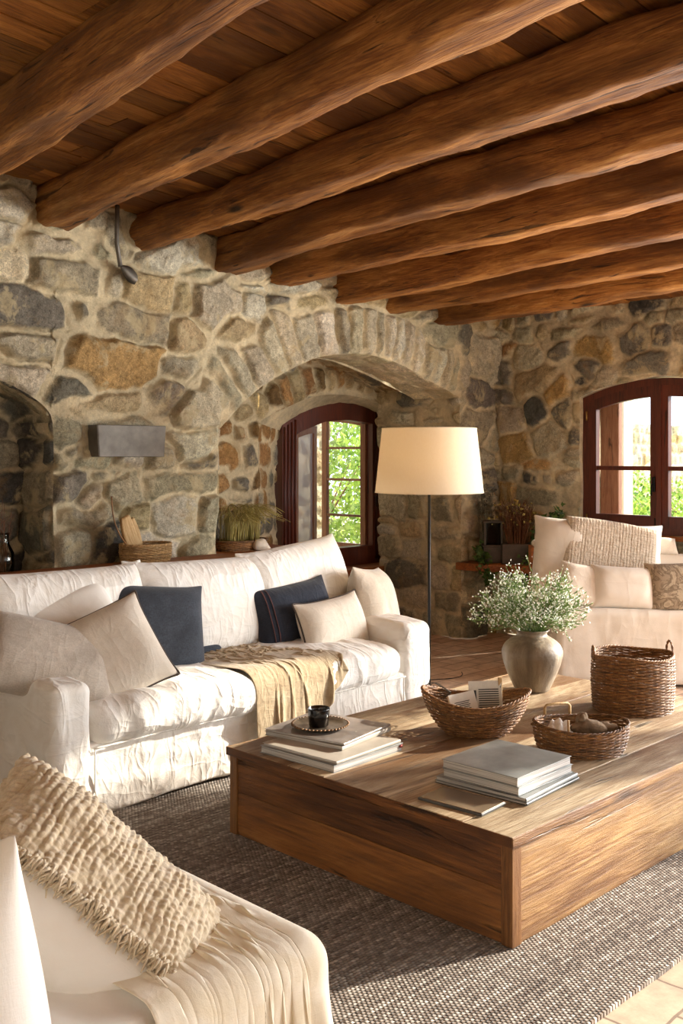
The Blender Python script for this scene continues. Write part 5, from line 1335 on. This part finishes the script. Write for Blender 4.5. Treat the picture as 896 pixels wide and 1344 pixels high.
# ------------------------------------------------------------------ corner shelf with lantern, twigs, ivy
csf = thing('corner_shelf', 'reddish wooden corner shelf beside the floor lamp', 'shelf', (0, 0, 0))
zs = .60; top_ = .665
poly = [(-.54, .03), (-.52, -.20), (-.40, -.42), (-.33, -.90), (.03, -.90), (.03, .03)]
m = MB(); n = len(poly); m.add([(x, y, zs) for x, y in poly] + [(x, y, top_) for x, y in poly], [tuple(range(n)), tuple(range(n, 2 * n))[::-1]] + [(i, i + n, (i + 1) % n + n, (i + 1) % n) for i in range(n)])
o = m.build('shelf_board', M['shelf'], csf, smooth=False, merge=True); b = o.modifiers.new('b', 'BEVEL'); b.width = .008; b.segments = 2
def onsh(u, v, y=None, x=None): q = P(u, v, z=top_); return q
q = onsh(640, 733) ; q = np.array([-.32, -.20, top_ + .001])
ln_ = thing('lantern', 'small dark metal and glass lantern on the corner shelf', 'lantern', q, (0, 0, -PI / 4))
h0 = .36
for z0, z1, r_ in ((0, .14, .085), (.14, .155, .092), (h0 - .015, h0, .088)): rbox((-r_, -r_, z0), (r_, r_, z1), .005, .05).build('lantern_body', M['zinc'], ln_)
for sx in (-1, 1):
    for sy in (-1, 1): rbox((sx * .072 - .008, sy * .072 - .008, .15), (sx * .072 + .008, sy * .072 + .008, h0 - .01), .003, .08).build('corner_bar', M['zinc'], ln_)
for k in range(4):
    a = k * PI / 2; m = MB(); m.box((-.068, -.073, .155), (.068, -.070, h0 - .015), M=np.array(Matrix.Rotation(a, 4, 'Z'))); m.build('glass_pane', M['glass_d'], ln_, smooth=False)
q = np.array([-.24, -.40, top_ + .001])
pt = thing('dark_planter', 'low dark rectangular planter on the corner shelf, right of the lantern', 'planter', q, (0, 0, -PI / 4)); rbox((-.135, -.075, 0), (.135, .075, .17), .01, .04, linen_fn(3, .002)).build('box', M['zinc'], pt)
t_ = thing('dried_bouquet', 'tall bunch of red-brown dried stems rising from the dark planter', 'dried flowers', q + np.array([0, 0, .03])); m = MB(); twigs(m, 80, .52, .16, .0045, .05, seedv=6); clampw(m, q); m.build('stems', M['twig'], t_)['kind'] = 'stuff'
m = MB(); rr = random.Random(6)
for k in range(60):
    a = rr.uniform(0, 2 * PI); s_ = rr.uniform(.02, .22); m.ico((s_ * math.cos(a) - .02, s_ * math.sin(a) + .02, rr.uniform(.30, .52)), rr.uniform(.006, .014), 1, rnd=rr.random())
clampw(m, q); m.build('seed_heads', M['straw'], t_)['kind'] = 'stuff'
t_ = thing('dried_foliage', 'grey dried foliage sticking up behind the lantern', 'dried flowers', np.array([-.30, -.10, top_ + .001])); m = MB(); twigs(m, 18, .62, .10, .003, .02, seedv=8)
for k in range(260):
    a = rr.uniform(0, 2 * PI); s_ = rr.random() * .13; p = np.array([s_ * math.cos(a), s_ * math.sin(a) * .6 - .02, rr.uniform(.34, .66)]); leaf(m, p, [rr.gauss(0, 1), rr.gauss(0, 1), rr.gauss(0, 1)], rr.uniform(.02, .045), .016)
clampw(m, (-.30, -.10)); m.build('dry_leaves', mat_leaf('grey_dry_leaf', srgb('6f6a58'), srgb('a9a48c'), .2, .8), t_)['kind'] = 'stuff'
def ivy(name, label, paths, seed, root):
    t_ = thing(name, label, 'ivy', root); m = MB(); l = MB(); rr = random.Random(seed)
    for pts, dens_, sprd in paths:
        pts = np.array(pts, float) - np.array(root); n = 24; t = np.linspace(0, len(pts) - 1, n); c = np.stack([np.interp(t, range(len(pts)), pts[:, i]) for i in range(3)], -1)
        m.tube(c, .003, 4)
        for k in range(dens_):
            p = c[rr.randrange(n)] + np.array([rr.gauss(0, sprd), rr.gauss(0, sprd), rr.gauss(0, sprd)]); p[0] = min(p[0], -.12 - root[0]); p[1] = min(p[1], -.12 - root[1])
            s_ = rr.uniform(.022, .040); d = np.array([rr.gauss(0, 1), rr.gauss(0, 1), rr.gauss(-.4, .8)]); d /= np.linalg.norm(d); nn = np.array([rr.gauss(-.6, .6), rr.gauss(-.6, .6), rr.gauss(.5, .5)]); sd = np.cross(d, nn); sd /= np.linalg.norm(sd) + 1e-9
            l.add([p, p + d * s_ * .35 + sd * s_ * .75, p + d * s_ * .6 + sd * s_ * .3, p + d * s_ * 1.3, p + d * s_ * .6 - sd * s_ * .3, p + d * s_ * .35 - sd * s_ * .75], [(0, 1, 2, 3, 4, 5)], rr.random())
    m.build('vines', M['twig'], t_)['kind'] = 'stuff'; l.build('leaves', M['ivy'], t_)['kind'] = 'stuff'
ivy('ivy_plant', 'ivy sprig hanging over the shelf edge below the lantern', [([P(640, 706, z=.80) * 0 + np.array([-.42, -.14, .80]), (-.47, -.2, .74), (-.47, -.24, .66), (-.46, -.26, .52)], 220, .028)], 1, (-.42, -.14, top_))
ivy('ivy_plant', 'taller ivy climbing and trailing at the right end of the corner shelf', [([(-.14, -.62, .72), (-.14, -.60, .86), (-.13, -.66, .98), (-.13, -.76, 1.08)], 520, .05), ([(-.12, -.6, .78), (-.24, -.60, .74), (-.30, -.58, .62), (-.30, -.58, .45)], 340, .04)], 2, (-.12, -.62, top_))

# ------------------------------------------------------------------ windows
def arc_path(y0, y1, z0, topf, n=24):
    ys = np.linspace(y0, y1, n); return [(y0, z0)] + [(y, topf(y)) for y in ys] + [(y1, z0)]
def frame_ring(mb, outer, inner, d0, d1, plane, rnd=.4):
    """closed ring between two matched 2-D loops, extruded d0..d1 along the plane normal"""
    def mk(p, d): return [(d, a, b) if plane == 'x' else (a, d, b) for a, b in p]
    n = len(outer); L = [mk(outer, d0), mk(outer, d1), mk(inner, d1), mk(inner, d0)]
    mb.grid(np.array(L), cu=True, cv=True, rnd=rnd)
def loopz(a0, a1, z0, topf, n=20):
    ys = np.linspace(a0, a1, n); return [(a0, z0)] + [(y, topf(y)) for y in ys] + [(a1, z0)]
# window 1 (right wall)
w1 = thing('window_1', None, None, (0, 0, 0)); tag(w1, kind='structure')
def build_win(root, y0, y1, z0, topf, d0, d1, fw, mat, plane='x'):
    def ins(k, y0=y0, y1=y1): return loopz(y0 - math.copysign(k, y0 - y1), y1 + math.copysign(k, y0 - y1), z0 + k, lambda y: topf(y) - k)
    m = MB(); frame_ring(m, ins(0), ins(fw), d0, d1, plane); return m.build('window_frame', mat, root, merge=True, autosmooth=35)
XF = .045
build_win(w1, YW1 - .004, YW0 + .004, WZ0 + .002, win_top, XF, XF + .07, .068, M['frame'])
for k, (ya, yb) in enumerate(((YW1 - .058, BYc + .002), (BYc - .002, YW0 + .058))):
    cs_ = bpy.data.objects.new('casement', None); COL.objects.link(cs_); cs_.parent = w1
    tf = lambda y: win_top(y) - .058; fw = .088; fs = .075
    sg = -1
    outer = loopz(ya, yb, WZ0 + .056, tf); inner = loopz(ya + sg * fs, yb - sg * fs, WZ0 + .056 + .095, lambda y: tf(y) - fw)
    m = MB(); frame_ring(m, outer, inner, XF - .008, XF + .045, 'x', .3 + .3 * k)
    in2 = loopz(ya + sg * (fs - .012), yb - sg * (fs - .012), WZ0 + .139, lambda y: tf(y) - fw + .012)
    m.build('sash', M['frame'], cs_, merge=True, autosmooth=35)
    m = MB(); m.box((XF + .0, yb + fs - .002, 1.468), (XF + .035, ya - fs + .002, 1.503)); m.build('glazing_bar', M['frame'], cs_, smooth=False)
    m = MB(); ys = np.linspace(ya - fs, yb + fs, 16); m.grid(np.array([[(XF + .02, y, WZ0 + .14), (XF + .02, y, tf(y) - fw)] for y in ys])); m.build('glass_pane', M['glass'], cs_, smooth=False)
m = MB(); m.box((XF - .022, BYc - .022, WZ0 + .06), (XF - .006, BYc + .022, 2.15)); m.build('meeting_stile', M['frame'], w1, smooth=False)
hd = rbox((XF - .034, BYc + .028, 1.30), (XF - .012, BYc + .052, 1.42), .006, .03); hd.build('window_handle', M['black'], w1); m = MB(); m.tube([(XF - .03, BYc + .04, 1.36), (XF - .055, BYc + .04, 1.355), (XF - .058, BYc + .04, 1.27)], .008, 8); m.build('window_handle', M['black'], w1)
m = MB(); m.tube([(XF - .012, BYc + .03, 1.0), (XF - .018, BYc + .03, 1.09)], .007, 8); m.tube([(XF - .012, BYc - .03, 1.0), (XF - .018, BYc - .03, 1.04)], .006, 8); m.build('bolt', M['black'], w1)
for z_ in (1.06, 1.92): m = MB(); m.tube([(XF - .012, YW1 - .045, z_ - .04), (XF - .012, YW1 - .045, z_ + .04)], .008, 8); m.build('hinge', mat_simple('brass', srgb('9c7a45'), .4, .8), w1)
m = rbox((-.045, YW0 - .03, WZ0 - .035), (.30, YW1 + .03, WZ0 + .0), .006, .05); m.build('window_sill', M['shelf'], w1)
# outside shutter, seen through the left panes
w1s = rbox((.30, YW1 - .19, WZ0 + .0), (.36, YW1 - .015, 2.1), .008, .05); w1s.build('shutter', M['frame_in'], w1)

# window 2 (alcove, half-open casements)
w2 = thing('window_2', None, None, (0, 0, 0)); tag(w2, kind='structure')
def al_top(x): return np.interp(x, [FX0, -1.3, -1.0, -.7, -.4, FX1], [1.84, 1.97, 2.065, 2.09, 2.065, 2.0])
FXa, FXb = -1.52, -.20
build_win(w2, FXa, FXb, .56, al_top, YF - .05, YF + .06, .17, M['frame'], 'y')
m = MB()
for i, x in enumerate(np.linspace(FXa + .02, FXa + .15, 4)): m.tube([(x, YF - .055, .6), (x, YF - .055, float(al_top(x)) - .03)], .010, 6, rnd=i * .3)
for i, x in enumerate(np.linspace(FXb - .13, FXb - .02, 4)): m.tube([(x, YF - .055, .6), (x, YF - .055, float(al_top(x)) - .03)], .010, 6, rnd=i * .3)
m.build('moulding', M['frame'], w2)
def casement(root, hinge, ang, wd, z0, z1, mat, bars, gm, name='casement', depth=.04, arch=.06):
    r = bpy.data.objects.new(name, None); COL.objects.link(r); r.parent = root; r.location = hinge; r.rotation_euler = (0, 0, ang)
    tf = lambda x: z1 + arch * np.sin(np.clip(x / wd, 0, 1) * PI / 2); m = MB(); fs = .065
    frame_ring(m, loopz(0, wd, z0, tf), loopz(fs, wd - fs, z0 + .09, lambda x: tf(x) - fs), -depth / 2, depth / 2, 'y'); m.build('sash', mat, r, merge=True, autosmooth=35)
    m = MB()
    for b in bars: m.box((fs - .002, -depth * .35, b - .011), (wd - fs + .002, depth * .35, b + .011))
    if bars: m.build('glazing_bar', mat, r, smooth=False)
    m = MB(); xs = np.linspace(fs, wd - fs, 8); m.grid(np.array([[(x, 0, z0 + .09), (x, 0, tf(x) - fs)] for x in xs])); m.build('glass_pane', gm, r, smooth=False)
casement(w2, (FXa + .175, YF, 0), R_(24), .50, .60, 1.80, M['frame_in'], (), M['glass_sky'], 'casement')
casement(w2, (FXb - .17, YF + .03, 0), R_(90), .60, .64, 1.93, M['frame_in'], (1.0, 1.35, 1.66), M['glass'], 'casement')
m = MB(); m.tube([(FXb - .16, YF - .06, 1.2), (FXb - .16, YF - .09, 1.2), (FXb - .16, YF - .09, 1.1)], .006, 6); m.build('window_handle', M['black'], w2)
# ------------------------------------------------------------------ outside
pier = MB(); xs = np.linspace(-1.9, -.95, 30)
Wp = Wall()
stP = gen_stones(-4, 8, -.2, 3.4, {'C': 3, 'O2': 4, 'O': 2, 'L': 3}, 61, hr=(.12, .22), wr=(.14, .3))
def wallp(x0, y0, x1, y1, z1, seed, st=.03):
    L = math.hypot(x1 - x0, y1 - y0); t = lin(0, L, st) / L; z = lin(-.1, z1, st); Tm, Z = np.meshgrid(t, z, indexing='ij')
    pos = np.stack([x0 + (x1 - x0) * Tm, y0 + (y1 - y0) * Tm, Z], -1); nr = np.zeros_like(pos); nr[..., 0] = (y1 - y0) / L; nr[..., 1] = -(x1 - x0) / L
    Wp.patch(pos, nr, np.stack([Tm * L, Z], -1), stP, seed, .04)
wallp(3.8, 3.1, 12, 3.1, 2.1, 62, .03)
Wp.build('wall_garden')
Wp = Wall()
wallp(-3.4, 2.35, .17, 2.35, 3.0, 61, .02)
wallp(.17, 2.35, .17, 3.2, 3.0, 61)
Wp.build('wall_pier')
pl = MB(); pl.box((1.25, -.57, -.1), (1.42, -.43, 2.7)); o = pl.build('wall_post', M['plaster'], smooth=False); tag(o, kind='structure')
def shrub(label, c, r, n, seed, sc=(1, 1, 1), group=None, leafs=.06):
    t_ = thing('shrub', label, 'shrub', c, group=group); rr = np.random.default_rng(seed)
    d = rr.normal(size=(n, 3)); d /= np.linalg.norm(d, axis=1, keepdims=True); rad = r * rr.uniform(.55, 1.05, n) * (1 + .25 * fbm(d * 2 + seed, 3, seed))
    p = d * rad[:, None] * np.array(sc); p[:, 2] += r * sc[2] * .9
    a = rr.normal(size=(n, 3)); a /= np.linalg.norm(a, axis=1, keepdims=True); b = np.cross(a, rr.normal(size=(n, 3))); b /= np.linalg.norm(b, axis=1, keepdims=True)
    s_ = leafs * rr.uniform(.6, 1.3, (n, 1)); V = np.stack([p, p + a * s_ * .5 + b * s_ * .32, p + a * s_, p + a * s_ * .5 - b * s_ * .32], 1).reshape(-1, 3)
    m = MB(); m.add(V, [(4 * i, 4 * i + 1, 4 * i + 2, 4 * i + 3) for i in range(n)]); m.r = [np.repeat(rr.random(n), 4)]
    m.build('foliage', M['hedge'], t_)['kind'] = 'stuff'
    m = MB(); m.tube([(0, 0, -.05), (.02, .01, r * .6 * sc[2]), (0, .03, r * 1.2 * sc[2])], [.04, .03, .015], 7)
    for k in range(5):
        a_ = k * 1.3; m.tube([(0, 0, r * .4), (math.cos(a_) * r * .5, math.sin(a_) * r * .5, r * sc[2] * 1.2)], [.02, .008], 5)
    m.build('trunk', M['twig'], t_)
shrub('sunny green bush outside the right window, nearest the pier', (2.2, -.15, 0), .50, 2000, 1, (.8, .8, 1.25))
shrub('low bright bush outside, seen through the lower right window panes', (3.5, .55, 0), .56, 1800, 2)
shrub('tall loose bush against the garden wall outside the right window', (5.0, 1.35, 0), .62, 2400, 3, (1, .8, 1.15))
shrub('wide bush further along the garden wall outside', (7.2, 1.6, 0), .85, 2600, 4, (1.1, 1, .8))
shrub('yellow-green bush beyond the terrace, farthest right', (5.6, .75, 0), .6, 1800, 5)
shrub('leafy tree visible through the open alcove casement', (2.5, 4.9, 0), 1.25, 6500, 6, (1, 1, 1.0), leafs=.09)
shrub('bush behind the nearer tree outside the alcove window', (5.2, 7.9, 0), 1.6, 4200, 7, (1, 1, 1.2), leafs=.09)

# ------------------------------------------------------------------ pieces that belong to a part
def nest(child, parent):
    for r in [o for o in COL.objects if o.parent is None]:
        ks = list(r.children); ps = [k for k in ks if k.name.split('.')[0] == parent]
        if ps:
            for k in ks:
                if k.name.split('.')[0] == child: k.parent = ps[0]
for c_, p_ in (('piping', 'pillow_cover'), ('woven_stripe', 'pillow_cover'), ('fringe', 'knit_panel'), ('wick', 'wax'), ('shade_ring', 'lamp_shade'), ('shade_spider', 'lamp_shade'),
               ('bulb', 'socket'), ('printed_text', 'folded_paper'), ('ribbon', 'pages'), ('edge_band', 'tabletop'), ('groove', 'slat'), ('seam', 'base_skirt'), ('corner_bar', 'lantern_body'), ('glass_pane', 'lantern_body'), ('seed_heads', 'stems')):
    nest(c_, p_)
# ------------------------------------------------------------------ light
w = bpy.data.worlds.new('sky'); SC.world = w; w.use_nodes = True; bg = w.node_tree.nodes['Background']; bg.inputs[0].default_value = (.78, .90, 1.0, 1); bg.inputs[1].default_value = 2.25
def light(ty, name, loc_, energy, col, **k):
    d = bpy.data.lights.new(name, ty); d.energy = energy; d.color = col
    for a, b in k.items(): setattr(d, a, b)
    o = bpy.data.objects.new(name, d); COL.objects.link(o); o.location = loc_; return o
SUN_EL = R_(23)
dr = Vector((-.933 * math.cos(SUN_EL), .360 * math.cos(SUN_EL), -math.sin(SUN_EL)))
s = light('SUN', 'sun', (6, -6, 6), 7.2, (1, .91, .77), angle=R_(1.2)); s.rotation_euler = dr.to_track_quat('-Z', 'Y').to_euler()
for (ya, yb), en in zip(DY, (260, 260)):  # added fill lamps in the unseen door openings, boosting the side light
    a = light('AREA', 'door_fill_light', (.35, (ya + yb) / 2, 1.3), en, (1, .98, .96), shape='RECTANGLE', size=abs(yb - ya), size_y=2.3); a.rotation_euler = Vector((-1, .15, .05)).to_track_quat('-Z', 'Z').to_euler()

# ------------------------------------------------------------------ camera, view
cam = bpy.data.cameras.new('camera'); co = bpy.data.objects.new('camera', cam); COL.objects.link(co); SC.camera = co
co.location = CAM.tolist(); co.rotation_euler = (PI / 2, 0, -PI / 4)
cam.sensor_fit = 'VERTICAL'; cam.sensor_height = 36; cam.sensor_width = 24; cam.lens = 36 * FPX / 1344; cam.shift_y = -(672 - V0) / 1344; cam.clip_start = .05
SC.view_settings.view_transform = 'Standard'; SC.view_settings.look = 'None'; SC.view_settings.gamma = 1; SC.view_settings.use_curve_mapping = False; SC.view_settings.exposure = 0.5
SC.cycles.use_denoising = True; SC.cycles.max_bounces = 8; SC.cycles.diffuse_bounces = 5; SC.cycles.transparent_max_bounces = 16; SC.cycles.sample_clamp_indirect = 6
